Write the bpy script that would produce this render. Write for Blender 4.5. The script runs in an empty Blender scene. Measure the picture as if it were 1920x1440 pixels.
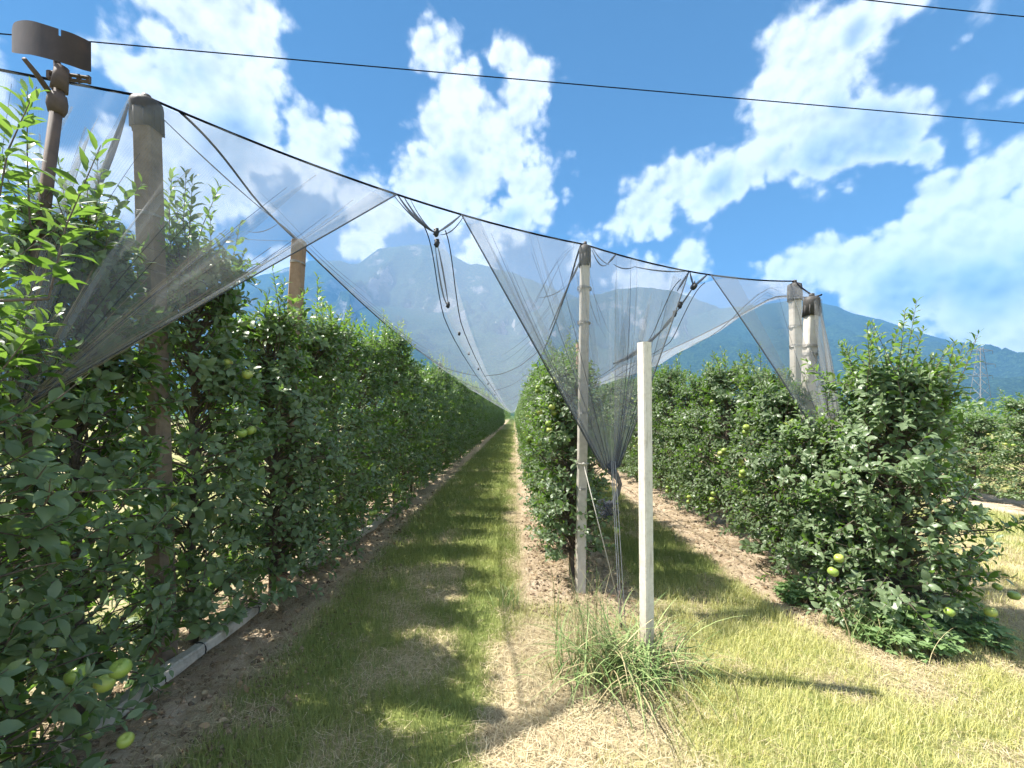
import bpy, math, random
import numpy as np
from mathutils import Vector

C = bpy.context.scene.collection
scene = bpy.context.scene
R = math.radians

# ------------------------------------------------------------------ camera
CAM_Z = 1.6
F, VX, VY = 800.0, 965.0, 778.0        # focal length in photo pixels, vanishing point of the rows


def at(px, py, Y):
    """world point seen at a photo pixel, at depth Y"""
    return ((px - VX) / F * Y, Y, CAM_Z - (py - VY) / F * Y)


cam_d = bpy.data.cameras.new('camera')
cam = bpy.data.objects.new('camera', cam_d)
C.objects.link(cam)
cam.location = (0, 0, CAM_Z)
cam.rotation_euler = (R(90), 0, 0)
cam_d.sensor_width = 36
cam_d.lens = 15
cam_d.shift_x = -(VX - 960) / 1920
cam_d.shift_y = (VY - 720) / 1920
cam_d.clip_start = 0.05
cam_d.clip_end = 20000
scene.camera = cam

scene.view_settings.view_transform = 'Standard'
scene.view_settings.look = 'None'
scene.view_settings.exposure = 2.1
scene.view_settings.gamma = 1
scene.cycles.max_bounces = 7
scene.cycles.diffuse_bounces = 3
scene.cycles.glossy_bounces = 2
scene.cycles.transmission_bounces = 4
scene.cycles.transparent_max_bounces = 24
scene.cycles.volume_bounces = 0
scene.cycles.use_denoising = True

# ------------------------------------------------------------------ sun
SUN_EL = R(58)
sun_to = Vector((-0.984 * math.cos(SUN_EL), 0.18 * math.cos(SUN_EL), math.sin(SUN_EL))).normalized()
sd = bpy.data.lights.new('sun', 'SUN')
sd.energy = 5.0
sd.angle = R(0.53)
sd.color = (1.0, 0.955, 0.88)
so = bpy.data.objects.new('sun', sd)
C.objects.link(so)
so.rotation_euler = sun_to.to_track_quat('Z', 'Y').to_euler()
so.location = (0, 0, 50)


# ------------------------------------------------------------------ node helpers
class NT:
    def __init__(self, tree):
        self.t = tree
        self.n = tree.nodes
        self.l = tree.links

    def new(self, typ, **kw):
        nd = self.n.new(typ)
        for k, v in kw.items():
            setattr(nd, k, v)
        return nd

    def put(self, sock, v):
        if isinstance(v, bpy.types.NodeSocket):
            self.l.new(v, sock)
        elif v is not None:
            sock.default_value = v

    def math(self, op, a, b=None, c=None, clamp=False):
        nd = self.new('ShaderNodeMath', operation=op, use_clamp=clamp)
        for i, v in enumerate((a, b, c)):
            if v is not None:
                self.put(nd.inputs[i], v)
        return nd.outputs[0]

    def vmath(self, op, a, b=None, scale=None):
        nd = self.new('ShaderNodeVectorMath', operation=op)
        self.put(nd.inputs[0], a)
        if b is not None:
            self.put(nd.inputs[1], b)
        if scale is not None:
            self.put(nd.inputs['Scale'], scale)
        return nd.outputs['Value'] if op in ('DISTANCE', 'DOT_PRODUCT', 'LENGTH') else nd.outputs[0]

    def noise(self, vec, scale, detail=4, rough=0.55, color=False, dist=0.0):
        nd = self.new('ShaderNodeTexNoise')
        if vec is not None:
            self.put(nd.inputs['Vector'], vec)
        nd.inputs['Scale'].default_value = scale
        nd.inputs['Detail'].default_value = detail
        nd.inputs['Roughness'].default_value = rough
        nd.inputs['Distortion'].default_value = dist
        return nd.outputs['Color'] if color else nd.outputs[0]

    def ramp(self, fac, stops):
        nd = self.new('ShaderNodeValToRGB')
        cr = nd.color_ramp
        while len(cr.elements) < len(stops):
            cr.elements.new(0.5)
        for e, (p, c) in zip(cr.elements, stops):
            e.position = p
            e.color = (*c, 1) if len(c) == 3 else c
        self.put(nd.inputs[0], fac)
        return nd.outputs[0]

    def mix(self, fac, a, b, blend='MIX'):
        nd = self.new('ShaderNodeMix', data_type='RGBA', blend_type=blend)
        self.put(nd.inputs['Factor'], fac)
        self.put(nd.inputs[6], a if not isinstance(a, tuple) else (*a, 1)[:4])
        self.put(nd.inputs[7], b if not isinstance(b, tuple) else (*b, 1)[:4])
        return nd.outputs[2]

    def smooth(self, v, a, b, to0=0.0, to1=1.0):
        nd = self.new('ShaderNodeMapRange', interpolation_type='SMOOTHSTEP')
        self.put(nd.inputs[0], v)
        for i, x in enumerate((a, b, to0, to1)):
            nd.inputs[i + 1].default_value = x
        return nd.outputs[0]


# ------------------------------------------------------------------ world: Nishita sky with cumulus clouds
world = bpy.data.worlds.new('World')
scene.world = world
world.use_nodes = True
wt = NT(world.node_tree)
world.node_tree.nodes.clear()


def pdir(px, py):
    return Vector(((px - VX) / F, 1.0, (VY - py) / F)).normalized()


CLOUDS = [  # photo pixel, radius in pixels: where the cumulus stood in the sky
    (330, 0, 85), (400, 20, 95), (290, 60, 50), (500, 10, 45), (450, 70, 80), (330, 110, 55),
    (215, 130, 38), (260, 150, 50), (330, 190, 80), (390, 170, 110), (460, 190, 75), (480, 130, 40), (430, 250, 90), (350, 270, 80),
    (240, 290, 60), (110, 330, 70), (200, 340, 80), (330, 350, 90), (420, 330, 60), (590, 270, 55), (600, 310, 40),
    (820, 110, 44), (845, 170, 52), (828, 225, 52), (850, 255, 50), (870, 290, 62), (820, 350, 72), (765, 360, 36), (905, 310, 45), (880, 350, 60),
    (962, 110, 42), (985, 150, 44), (968, 200, 46), (935, 255, 50), (955, 290, 52), (990, 360, 50), (965, 410, 52), (905, 465, 45),
    (700, 380, 55), (690, 460, 40), (520, 505, 34), (540, 480, 26),
    (1675, 10, 48), (1620, 50, 62), (1560, 85, 62), (1480, 105, 55), (1440, 180, 50), (1540, 160, 85), (1470, 240, 72),
    (1560, 255, 90), (1640, 255, 70), (1725, 275, 30), (1420, 295, 62), (1345, 320, 50), (1290, 355, 55), (1215, 395, 52), (1185, 400, 36), (1235, 425, 28),
    (1910, 300, 60), (1850, 340, 72), (1770, 385, 62), (1900, 420, 120), (1800, 470, 110), (1690, 470, 75), (1620, 500, 72),
    (1700, 560, 100), (1850, 570, 120), (1560, 500, 52), (1500, 520, 42), (1460, 515, 30), (1930, 640, 80),
    (1290, 488, 30), (1090, 465, 26), (1200, 530, 45), (1240, 560, 40), (1850, 145, 18), (1895, 152, 20), (1835, 5, 26), (1820, 262, 20),
    (-200, 100, 150), (-250, 400, 180), (2300, 300, 160), (900, -500, 120), (1500, -700, 200),
]
tc = wt.new('ShaderNodeTexCoord')
D0 = tc.outputs['Generated']
warp = wt.noise(D0, 7.0, 3, 0.5, color=True)
wv = wt.vmath('SUBTRACT', warp, (0.5, 0.5, 0.5))
D1 = wt.vmath('ADD', D0, wt.vmath('SCALE', wv, scale=0.075))
field = None
for (px, py, r) in CLOUDS:
    c = pdir(px, py)
    e = ((pdir(px + r, py) - c).length + (pdir(px, py + r) - c).length) / 2
    d = wt.vmath('DISTANCE', D1, tuple(c))
    k_ = min(1.0, r / 75.0)
    v = wt.math('MULTIPLY_ADD', d, -k_ / e, k_)
    field = v if field is None else wt.math('SMOOTH_MAX', field, v, 0.18)
# unseen cloud cover added away from the view, to even the light all round
back = wt.smooth(wt.noise(D0, 2.2, 5, 0.55), 0.42, 0.62, -1.0, 0.6)
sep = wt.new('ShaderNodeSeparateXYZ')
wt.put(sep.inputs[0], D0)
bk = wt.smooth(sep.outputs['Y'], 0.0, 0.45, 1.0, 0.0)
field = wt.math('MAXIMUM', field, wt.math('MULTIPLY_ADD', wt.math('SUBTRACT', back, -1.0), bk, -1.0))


def puff(vec):
    n1 = wt.noise(vec, 10.0, 10, 0.62, dist=0.2)
    tot = wt.math('MULTIPLY', wt.math('SUBTRACT', n1, 0.5), 1.5)
    wob = wt.vmath('ADD', vec, wt.vmath('SCALE', wt.noise(vec, 30.0, 3, 0.5, color=True), scale=0.02))
    for sc_, am in ((24.0, 0.55), (55.0, 0.30)):
        vo = wt.new('ShaderNodeTexVoronoi', feature='SMOOTH_F1')
        wt.put(vo.inputs['Vector'], wob)
        vo.inputs['Scale'].default_value = sc_
        vo.inputs['Smoothness'].default_value = 0.25
        tot = wt.math('ADD', tot, wt.math('MULTIPLY', wt.math('SUBTRACT', 0.48, vo.outputs['Distance']), am))
    return tot


puffs = puff(D0)
sdir = tuple(x * 0.014 for x in sun_to)
puffs2 = puff(wt.vmath('ADD', D0, sdir))
dens = wt.math('ADD', field, puffs)
alpha = wt.smooth(dens, -0.36, 0.12)
alpha = wt.math('POWER', alpha, 1.5)
relief = wt.math('MULTIPLY', wt.math('SUBTRACT', puffs, puffs2), 0.75)  # sun-side shading painted into the cloud brightness
# undersides turned away from the sun: their shade painted into the cloud colour
SHADED = [(1640, 270, 105), (1560, 300, 80), (1720, 265, 60), (1700, 570, 90), (1860, 540, 90), (1600, 190, 40), (1625, 60, 35),
          (850, 305, 34), (440, 270, 70), (330, 120, 60), (960, 420, 30), (1500, 330, 60), (1350, 345, 40)]
shf = None
for (px, py, r) in SHADED:
    c = pdir(px, py)
    e = ((pdir(px + r, py) - c).length + (pdir(px, py + r) - c).length) / 2
    v = wt.math('MULTIPLY_ADD', wt.vmath('DISTANCE', D1, tuple(c)), -1.0 / e, 1.0)
    shf = v if shf is None else wt.math('SMOOTH_MAX', shf, v, 0.3)
core = wt.smooth(wt.math('ADD', shf, wt.math('MULTIPLY', puffs, 0.7)), -0.35, 0.75)
core = wt.math('MULTIPLY', core, wt.smooth(dens, -0.1, 0.5))
lum = wt.math('ADD', wt.math('MULTIPLY_ADD', core, -0.40, 1.0), relief)
lum = wt.math('MAXIMUM', wt.math('MINIMUM', lum, 1.1), 0.3)
ccol = wt.mix(core, (1.0, 0.99, 0.97), (0.74, 0.86, 1.0))
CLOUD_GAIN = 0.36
# unseen clouds overhead and behind are brightened, as added white fill light
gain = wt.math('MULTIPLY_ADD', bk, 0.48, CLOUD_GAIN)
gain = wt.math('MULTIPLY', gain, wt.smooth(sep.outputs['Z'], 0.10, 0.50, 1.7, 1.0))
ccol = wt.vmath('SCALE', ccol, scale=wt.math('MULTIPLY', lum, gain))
sky = wt.new('ShaderNodeTexSky', sky_type='NISHITA')
sky.sun_disc = False
sky.sun_elevation = SUN_EL
sky.sun_rotation = math.atan2(sun_to.x, sun_to.y)
sky.altitude = 200
sky.air_density = 1.0
sky.dust_density = 0.6
sky.ozone_density = 2.5
SKY = 0.05
bg1 = wt.new('ShaderNodeBackground')
skyc = wt.mix(1.0, sky.outputs[0], (0.04, 0.20, 0.33), 'MULTIPLY')
wt.put(bg1.inputs['Color'], skyc)
bg1.inputs['Strength'].default_value = SKY
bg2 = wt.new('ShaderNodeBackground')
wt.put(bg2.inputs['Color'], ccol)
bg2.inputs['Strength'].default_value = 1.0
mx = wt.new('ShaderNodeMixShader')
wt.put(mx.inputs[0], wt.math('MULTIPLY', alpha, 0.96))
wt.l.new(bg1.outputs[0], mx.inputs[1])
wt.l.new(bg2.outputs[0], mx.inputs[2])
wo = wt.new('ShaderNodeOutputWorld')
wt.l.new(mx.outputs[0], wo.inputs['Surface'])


# ------------------------------------------------------------------ materials
def material(name):
    m = bpy.data.materials.new(name)
    m.use_nodes = True
    nt = NT(m.node_tree)
    b = m.node_tree.nodes['Principled BSDF']
    out = m.node_tree.nodes['Material Output']
    return m, nt, b, out


def simple(name, stops, scale, rough=0.85, bump=0.3, bscale=None, detail=6, metallic=0.0, spec=0.3):
    m, nt, b, out = material(name)
    g = nt.new('ShaderNodeNewGeometry')
    pos = g.outputs['Position']
    n = nt.noise(pos, scale, detail, 0.65)
    n2 = nt.noise(pos, scale * 0.17, 3, 0.5)
    f = nt.math('MULTIPLY_ADD', n2, 0.5, nt.math('MULTIPLY', n, 0.5))
    nt.put(b.inputs['Base Color'], nt.ramp(f, stops))
    b.inputs['Roughness'].default_value = rough
    b.inputs['Metallic'].default_value = metallic
    b.inputs['Specular IOR Level'].default_value = spec
    if bump:
        bm = nt.new('ShaderNodeBump')
        bm.inputs['Strength'].default_value = bump
        bm.inputs['Distance'].default_value = 0.004
        nt.put(bm.inputs['Height'], nt.noise(pos, bscale or scale * 2.5, 6, 0.7))
        nt.put(b.inputs['Normal'], bm.outputs[0])
    return m


def leaf_material(name, mature, mature2, young, under, gloss=0.42, transl=0.32):
    m, nt, b, out = material(name)
    a1 = nt.new('ShaderNodeAttribute', attribute_name='tint')
    a2 = nt.new('ShaderNodeAttribute', attribute_name='young')
    g = nt.new('ShaderNodeNewGeometry')
    up = nt.mix(a1.outputs['Fac'], mature, mature2)
    if name == 'apple_leaf':
        up = nt.mix(nt.smooth(a1.outputs['Fac'], 0.965, 0.985), up, (0.30, 0.30, 0.05))
        g0 = nt.new('ShaderNodeNewGeometry')
        spots = nt.smooth(nt.noise(g0.outputs['Position'], 70, 3), 0.62, 0.70)
        up = nt.mix(nt.math('MULTIPLY', spots, nt.smooth(a1.outputs['Fac'], 0.6, 0.9)), up, (0.15, 0.11, 0.04))
    up = nt.mix(a2.outputs['Fac'], up, young)
    col = nt.mix(g.outputs['Backfacing'], up, under)
    nt.put(b.inputs['Base Color'], col)
    b.inputs['Roughness'].default_value = gloss
    b.inputs['Specular IOR Level'].default_value = 0.45
    tr = nt.new('ShaderNodeBsdfTranslucent')
    tcol = nt.mix(a2.outputs['Fac'], (0.15, 0.29, 0.03), (0.21, 0.35, 0.05))
    nt.put(tr.inputs['Color'], tcol)
    ms = nt.new('ShaderNodeMixShader')
    ms.inputs[0].default_value = transl
    nt.l.new(b.outputs[0], ms.inputs[1])
    nt.l.new(tr.outputs[0], ms.inputs[2])
    nt.l.new(ms.outputs[0], out.inputs['Surface'])
    return m


def blade_material(name, transl=0.25, rough=0.6):
    m, nt, b, out = material(name)
    a1 = nt.new('ShaderNodeAttribute', attribute_name='hue')
    nt.put(b.inputs['Base Color'], a1.outputs['Color'])
    b.inputs['Roughness'].default_value = rough
    b.inputs['Specular IOR Level'].default_value = 0.25
    tr = nt.new('ShaderNodeBsdfTranslucent')
    nt.put(tr.inputs['Color'], a1.outputs['Color'])
    ms = nt.new('ShaderNodeMixShader')
    ms.inputs[0].default_value = transl
    nt.l.new(b.outputs[0], ms.inputs[1])
    nt.l.new(tr.outputs[0], ms.inputs[2])
    nt.l.new(ms.outputs[0], out.inputs['Surface'])
    return m


def net_material(name, cover, col):
    """woven hail net: fine threads with open holes"""
    m, nt, b, out = material(name)
    uv = nt.new('ShaderNodeUVMap')
    w1 = nt.new('ShaderNodeTexWave', wave_type='BANDS', bands_direction='X')
    nt.put(w1.inputs['Vector'], uv.outputs[0])
    w1.inputs['Scale'].default_value = 38.0
    w1.inputs['Distortion'].default_value = 0.6
    w1.inputs['Detail'].default_value = 1
    n = nt.noise(uv.outputs[0], 1.7, 4, 0.6)
    f = nt.math('MULTIPLY_ADD', w1.outputs['Fac'], 0.22, 0.62)
    f = nt.math('ADD', f, nt.math('MULTIPLY', n, 0.55))
    f = nt.math('MULTIPLY', f, cover)
    ga_ = nt.new('ShaderNodeAttribute', attribute_name='gather')
    f = nt.math('MINIMUM', nt.math('MULTIPLY', f, nt.math('ADD', 1.0, ga_.outputs['Fac'])), 0.9)
    df = nt.new('ShaderNodeBsdfDiffuse')
    df.inputs['Color'].default_value = (*col, 1)
    tl = nt.new('ShaderNodeBsdfTranslucent')
    tl.inputs['Color'].default_value = (*col, 1)
    m1 = nt.new('ShaderNodeMixShader')
    m1.inputs[0].default_value = 0.45
    nt.l.new(df.outputs[0], m1.inputs[1])
    nt.l.new(tl.outputs[0], m1.inputs[2])
    tp = nt.new('ShaderNodeBsdfTransparent')
    m2 = nt.new('ShaderNodeMixShader')
    nt.put(m2.inputs[0], f)
    nt.l.new(tp.outputs[0], m2.inputs[1])
    nt.l.new(m1.outputs[0], m2.inputs[2])
    nt.l.new(m2.outputs[0], out.inputs['Surface'])
    return m


MAT = {}
MAT['leaf'] = leaf_material('apple_leaf', (0.052, 0.115, 0.030), (0.110, 0.190, 0.046), (0.180, 0.255, 0.095), (0.185, 0.245, 0.130), 0.38, 0.42)
MAT['weed'] = leaf_material('weed_leaf', (0.09, 0.19, 0.03), (0.15, 0.28, 0.05), (0.24, 0.36, 0.08), (0.17, 0.26, 0.10), 0.5)
MAT['bark'] = simple('apple_bark', [(0.3, (0.07, 0.052, 0.04)), (0.6, (0.15, 0.12, 0.095)), (0.8, (0.23, 0.20, 0.17))], 40, 0.9, 0.6)
MAT['twig'] = simple('twig_bark', [(0.3, (0.085, 0.07, 0.04)), (0.7, (0.16, 0.13, 0.075))], 30, 0.8, 0)
MAT['concrete'] = simple('weathered_concrete', [(0.25, (0.32, 0.28, 0.23)), (0.5, (0.50, 0.455, 0.39)), (0.75, (0.60, 0.56, 0.49))], 22, 0.9, 0.5)
MAT['dark_concrete'] = simple('lichened_concrete', [(0.25, (0.10, 0.075, 0.055)), (0.5, (0.19, 0.145, 0.105)), (0.75, (0.27, 0.22, 0.165))], 25, 0.9, 0.6)
MAT['new_concrete'] = simple('pale_concrete', [(0.25, (0.50, 0.46, 0.39)), (0.5, (0.60, 0.56, 0.48)), (0.8, (0.66, 0.62, 0.54))], 30, 0.85, 0.35)
MAT['wood'] = simple('weathered_wood', [(0.25, (0.15, 0.095, 0.06)), (0.5, (0.27, 0.18, 0.115)), (0.75, (0.35, 0.25, 0.17))], 18, 0.85, 0.5)
MAT['pole_wood'] = simple('grey_fallen_pole', [(0.25, (0.22, 0.185, 0.14)), (0.48, (0.50, 0.45, 0.37)), (0.75, (0.66, 0.61, 0.52))], 34, 0.9, 0.8)
MAT['cap'] = simple('cap_plastic', [(0.3, (0.035, 0.033, 0.03)), (0.7, (0.085, 0.075, 0.065))], 20, 0.6, 0.2)
MAT['black'] = simple('black_plastic', [(0.3, (0.012, 0.012, 0.013)), (0.7, (0.03, 0.03, 0.032))], 20, 0.5, 0)
MAT['cable'] = simple('dark_cable', [(0.3, (0.006, 0.007, 0.010)), (0.7, (0.014, 0.015, 0.018))], 20, 1.0, 0, spec=0.0)
MAT['steel'] = simple('galvanised_wire', [(0.3, (0.22, 0.22, 0.22)), (0.7, (0.38, 0.38, 0.37))], 30, 0.5, 0, metallic=0.6)
MAT['rope'] = simple('pale_rope', [(0.3, (0.40, 0.37, 0.31)), (0.7, (0.58, 0.55, 0.48))], 60, 0.9, 0)
MAT['tan_thread'] = simple('tan_thread', [(0.3, (0.16, 0.125, 0.08)), (0.7, (0.27, 0.215, 0.14))], 40, 0.9, 0)
MAT['rust'] = simple('rusty_pipe', [(0.3, (0.06, 0.045, 0.04)), (0.55, (0.12, 0.085, 0.07)), (0.8, (0.20, 0.12, 0.08))], 25, 0.75, 0.3)
MAT['vane'] = simple('dark_sheet', [(0.3, (0.028, 0.021, 0.020)), (0.6, (0.05, 0.036, 0.034)), (0.85, (0.10, 0.055, 0.042))], 14, 0.7, 0.2)
MAT['net'] = net_material('hail_net', 0.24, (0.47, 0.49, 0.53))
MAT['net_flap'] = net_material('hail_net_end', 0.24, (0.36, 0.37, 0.37))
MAT['net_fold'] = net_material('hail_net_fold', 0.55, (0.12, 0.13, 0.15))
MAT['net_bundle'] = net_material('hail_net_bundle', 0.85, (0.12, 0.13, 0.145))
MAT['pylon'] = simple('pylon_steel', [(0.3, (0.20, 0.19, 0.18)), (0.7, (0.30, 0.28, 0.26))], 2, 0.6, 0)
MAT['blade'] = blade_material('grass_blade')
MAT['straw'] = blade_material('dry_straw', 0.1, 0.8)

m, nt, b, out = material('pale_concrete_post')
g = nt.new('ShaderNodeNewGeometry')
pos = g.outputs['Position']
sepz = nt.new('ShaderNodeSeparateXYZ')
nt.put(sepz.inputs[0], pos)
mp = nt.new('ShaderNodeMapping')
mp.inputs['Scale'].default_value = (1, 1, 0.12)
nt.put(mp.inputs['Vector'], pos)
base = nt.ramp(nt.noise(pos, 30, 7, 0.7), [(0.25, (0.46, 0.42, 0.35)), (0.5, (0.60, 0.56, 0.48)), (0.8, (0.67, 0.63, 0.55))])
streak = nt.smooth(nt.noise(mp.outputs[0], 60, 4), 0.52, 0.75)
base = nt.mix(nt.math('MULTIPLY', streak, 0.6), base, (0.28, 0.24, 0.18))
pits = nt.smooth(nt.noise(pos, 160, 2), 0.68, 0.75)
base = nt.mix(nt.math('MULTIPLY', pits, 0.6), base, (0.2, 0.17, 0.14))
spl = nt.math('ADD', nt.smooth(sepz.outputs['Z'], 0.05, 0.5, 0.9, 0.0), nt.math('MULTIPLY', nt.math('SUBTRACT', nt.noise(pos, 25, 4), 0.5), 0.5), clamp=True)
base = nt.mix(spl, base, (0.26, 0.19, 0.12))
nt.put(b.inputs['Base Color'], base)
b.inputs['Roughness'].default_value = 0.9
bm = nt.new('ShaderNodeBump')
bm.inputs['Strength'].default_value = 0.5
bm.inputs['Distance'].default_value = 0.004
nt.put(bm.inputs['Height'], nt.noise(pos, 90, 5, 0.7))
nt.put(b.inputs['Normal'], bm.outputs[0])
MAT['new_concrete'] = m

m, nt, b, out = material('apple_skin')
g = nt.new('ShaderNodeNewGeometry')
oi = nt.new('ShaderNodeObjectInfo')
n = nt.noise(g.outputs['Position'], 18, 4)
nt.put(b.inputs['Base Color'], nt.mix(oi.outputs['Random'], nt.ramp(n, [(0.35, (0.19, 0.29, 0.05)), (0.7, (0.28, 0.37, 0.07))]), (0.33, 0.38, 0.08)))
last_ = b.inputs['Base Color'].links[0].from_socket
blush = nt.math('MULTIPLY', nt.smooth(nt.noise(g.outputs['Position'], 22, 5), 0.5, 0.75), nt.smooth(oi.outputs['Random'], 0.3, 0.9))
nt.put(b.inputs['Base Color'], nt.mix(nt.math('MULTIPLY', blush, 0.7), last_, (0.40, 0.20, 0.06)))
b.inputs['Roughness'].default_value = 0.35
MAT['apple'] = m


# ------------------------------------------------------------------ mesh builder
def tag(o, label=None, cat=None, group=None, kind=None):
    if label:
        o['label'] = label
    if cat:
        o['category'] = cat
    if group:
        o['group'] = group
    if kind:
        o['kind'] = kind
    return o


def thing(name, loc, label, cat, group=None):
    o = bpy.data.objects.new(name, None)
    C.objects.link(o)
    o.location = loc
    o.empty_display_size = 0.1
    return tag(o, label, cat, group)


class MB:
    def __init__(self):
        self.v, self.f, self.uv = [], [], None

    def add(self, verts, faces):
        k = len(self.v)
        self.v += [tuple(p) for p in verts]
        self.f += [tuple(i + k for i in fc) for fc in faces]

    def tube(self, pts, rad, n=8, prof=None, caps=True):
        pts = [Vector(p) for p in pts]
        if not hasattr(rad, '__len__'):
            rad = [rad] * len(pts)
        if prof is None:
            prof = [(math.cos(2 * math.pi * i / n), math.sin(2 * math.pi * i / n)) for i in range(n)]
        n = len(prof)
        vs, fs = [], []
        a = None
        for i, p in enumerate(pts):
            t = (pts[min(i + 1, len(pts) - 1)] - pts[max(i - 1, 0)]).normalized()
            if a is None:
                ref = Vector((1, 0, 0)) if abs(t.x) < 0.9 else Vector((0, 1, 0))
                a = (ref - t * ref.dot(t)).normalized()
            else:
                a = (a - t * a.dot(t)).normalized()
            bb = t.cross(a)
            for (x, y) in prof:
                vs.append(p + a * (x * rad[i]) + bb * (y * rad[i]))
        for i in range(len(pts) - 1):
            for j in range(n):
                k = (j + 1) % n
                fs.append((i * n + j, i * n + k, (i + 1) * n + k, (i + 1) * n + j))
        if caps:
            fs.append(tuple(range(n))[::-1])
            fs.append(tuple(range((len(pts) - 1) * n, len(pts) * n)))
        self.add(vs, fs)

    def box(self, c, s, ax=None):
        ax = ax or ((1, 0, 0), (0, 1, 0), (0, 0, 1))
        X, Y, Z = [Vector(a).normalized() for a in ax]
        c = Vector(c)
        vs = [c + X * (sx * s[0] / 2) + Y * (sy * s[1] / 2) + Z * (sz * s[2] / 2) for sz in (-1, 1) for sy in (-1, 1) for sx in (-1, 1)]
        self.add(vs, [(0, 2, 3, 1), (4, 5, 7, 6), (0, 1, 5, 4), (2, 6, 7, 3), (0, 4, 6, 2), (1, 3, 7, 5)])

    def sphere(self, c, r, nu=10, nv=7):
        vs, fs = [], []
        r = r if hasattr(r, '__len__') else (r, r, r)
        for j in range(nv + 1):
            th = math.pi * j / nv
            for i in range(nu):
                ph = 2 * math.pi * i / nu
                vs.append((c[0] + r[0] * math.sin(th) * math.cos(ph), c[1] + r[1] * math.sin(th) * math.sin(ph), c[2] + r[2] * math.cos(th)))
        for j in range(nv):
            for i in range(nu):
                k = (i + 1) % nu
                fs.append((j * nu + i, (j + 1) * nu + i, (j + 1) * nu + k, j * nu + k))
        self.add(vs, fs)

    def build(self, name, mat, parent=None, smooth=False, local=False):
        me = bpy.data.meshes.new(name)
        off = Vector((0, 0, 0)) if (parent is None or local) else world_loc(parent)
        me.from_pydata([tuple(Vector(p) - off) for p in self.v], [], self.f)
        if self.uv is not None:
            ul = me.uv_layers.new(name='UVMap')
            for lp in me.loops:
                ul.data[lp.index].uv = self.uv[lp.vertex_index]
        me.materials.append(mat)
        if smooth:
            me.polygons.foreach_set('use_smooth', [True] * len(me.polygons))
        me.validate()
        o = bpy.data.objects.new(name, me)
        C.objects.link(o)
        if parent:
            o.parent = parent
        return o


def world_loc(o):
    v = Vector(o.location)
    while o.parent:
        o = o.parent
        v = v + Vector(o.location)
    return v


def np_mesh(name, verts, loops, starts, mat, attrs=None, smooth=False):
    """fast mesh from numpy arrays; loops: flat vertex indices, starts: loop start of each face"""
    me = bpy.data.meshes.new(name)
    me.vertices.add(len(verts))
    me.vertices.foreach_set('co', np.ascontiguousarray(verts, dtype=np.float32).ravel())
    me.loops.add(len(loops))
    me.loops.foreach_set('vertex_index', np.ascontiguousarray(loops, dtype=np.int32))
    me.polygons.add(len(starts))
    me.polygons.foreach_set('loop_start', np.ascontiguousarray(starts, dtype=np.int32))
    if smooth:
        me.polygons.foreach_set('use_smooth', np.ones(len(starts), dtype=bool))
    for k, a in (attrs or {}).items():
        if a.ndim == 1:
            at_ = me.attributes.new(k, 'FLOAT', 'POINT')
            at_.data.foreach_set('value', np.ascontiguousarray(a, dtype=np.float32))
        else:
            at_ = me.attributes.new(k, 'FLOAT_COLOR', 'POINT')
            cc = np.ones((len(a), 4), dtype=np.float32)
            cc[:, :3] = a
            at_.data.foreach_set('color', cc.ravel())
    me.update(calc_edges=True)
    me.materials.append(mat)
    return me


def link(name, me, parent=None):
    o = bpy.data.objects.new(name, me)
    C.objects.link(o)
    if parent:
        o.parent = parent
    return o


# ------------------------------------------------------------------ numpy value noise
def vnoise(x, y, scale, seed):
    x = np.asarray(x) * scale + seed * 17.31
    y = np.asarray(y) * scale + seed * 9.77
    xi, yi = np.floor(x), np.floor(y)
    xf, yf = x - xi, y - yi

    def h(a, b):
        s = np.sin(a * 127.1 + b * 311.7 + seed * 74.7) * 43758.5453
        return s - np.floor(s)
    u = xf * xf * (3 - 2 * xf)
    v = yf * yf * (3 - 2 * yf)
    return (h(xi, yi) * (1 - u) + h(xi + 1, yi) * u) * (1 - v) + (h(xi, yi + 1) * (1 - u) + h(xi + 1, yi + 1) * u) * v


def fbm(x, y, scale, seed, oct=4):
    s, a, t = 0, 1.0, 0
    for k in range(oct):
        s = s + a * vnoise(x, y, scale * 2 ** k, seed + k)
        t += a
        a *= 0.5
    return s / t


def sstep(a, b, x):
    t = np.clip((x - a) / (b - a), 0, 1)
    return t * t * (3 - 2 * t)


# rows of the orchard (x of each row)
XL, XC, XR, XF = -2.14, 0.60, 2.95, 8.7


def zones(x, y):
    """share of living grass, 0..1, and of mulch (bare strip under the trees)"""
    mul = np.maximum.reduce([
        1 - sstep(0.30, 0.72, np.abs(x + 2.15)),
        (1 - sstep(0.38, 0.58, np.abs(x - 0.55))) * sstep(3.3, 3.9, y),
        (1 - sstep(0.38, 0.62, np.abs(x - 2.68))) * sstep(2.9, 3.5, y),
        (1 - sstep(0.6, 0.8, np.abs(x - XF))) * sstep(6.0, 7.0, y)])
    n1 = fbm(x, y, 1.3, 3)
    n2 = fbm(x, y, 4.0, 8, 3)
    gr = 0.45 + 1.9 * (n1 - 0.5) + 1.3 * (n2 - 0.5)
    gr += 0.62 * (1 - sstep(0.50, 0.90, np.abs(x + 0.90)))                 # middle of the first aisle
    gr += 0.45 * np.exp(-((x + 0.27) / 0.13) ** 2)                             # green line beside the dry strip
    gr += 0.40 * (1 - sstep(0.3, 0.6, np.abs(x - 1.65))) * sstep(2.4, 3.4, y)  # second aisle
    gr -= 0.40 * np.exp(-((x - 0.25) / 0.42) ** 2) * (1 - sstep(3.0, 3.8, y))
    gr += 0.12 * sstep(0.9, 1.6, x) * (1 - sstep(2.6, 3.4, y))
    gr += 0.15 * sstep(3.5, 5.0, x)
    gr = np.clip(gr, 0, 1) * (1 - 0.92 * mul)
    return gr, mul


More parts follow.
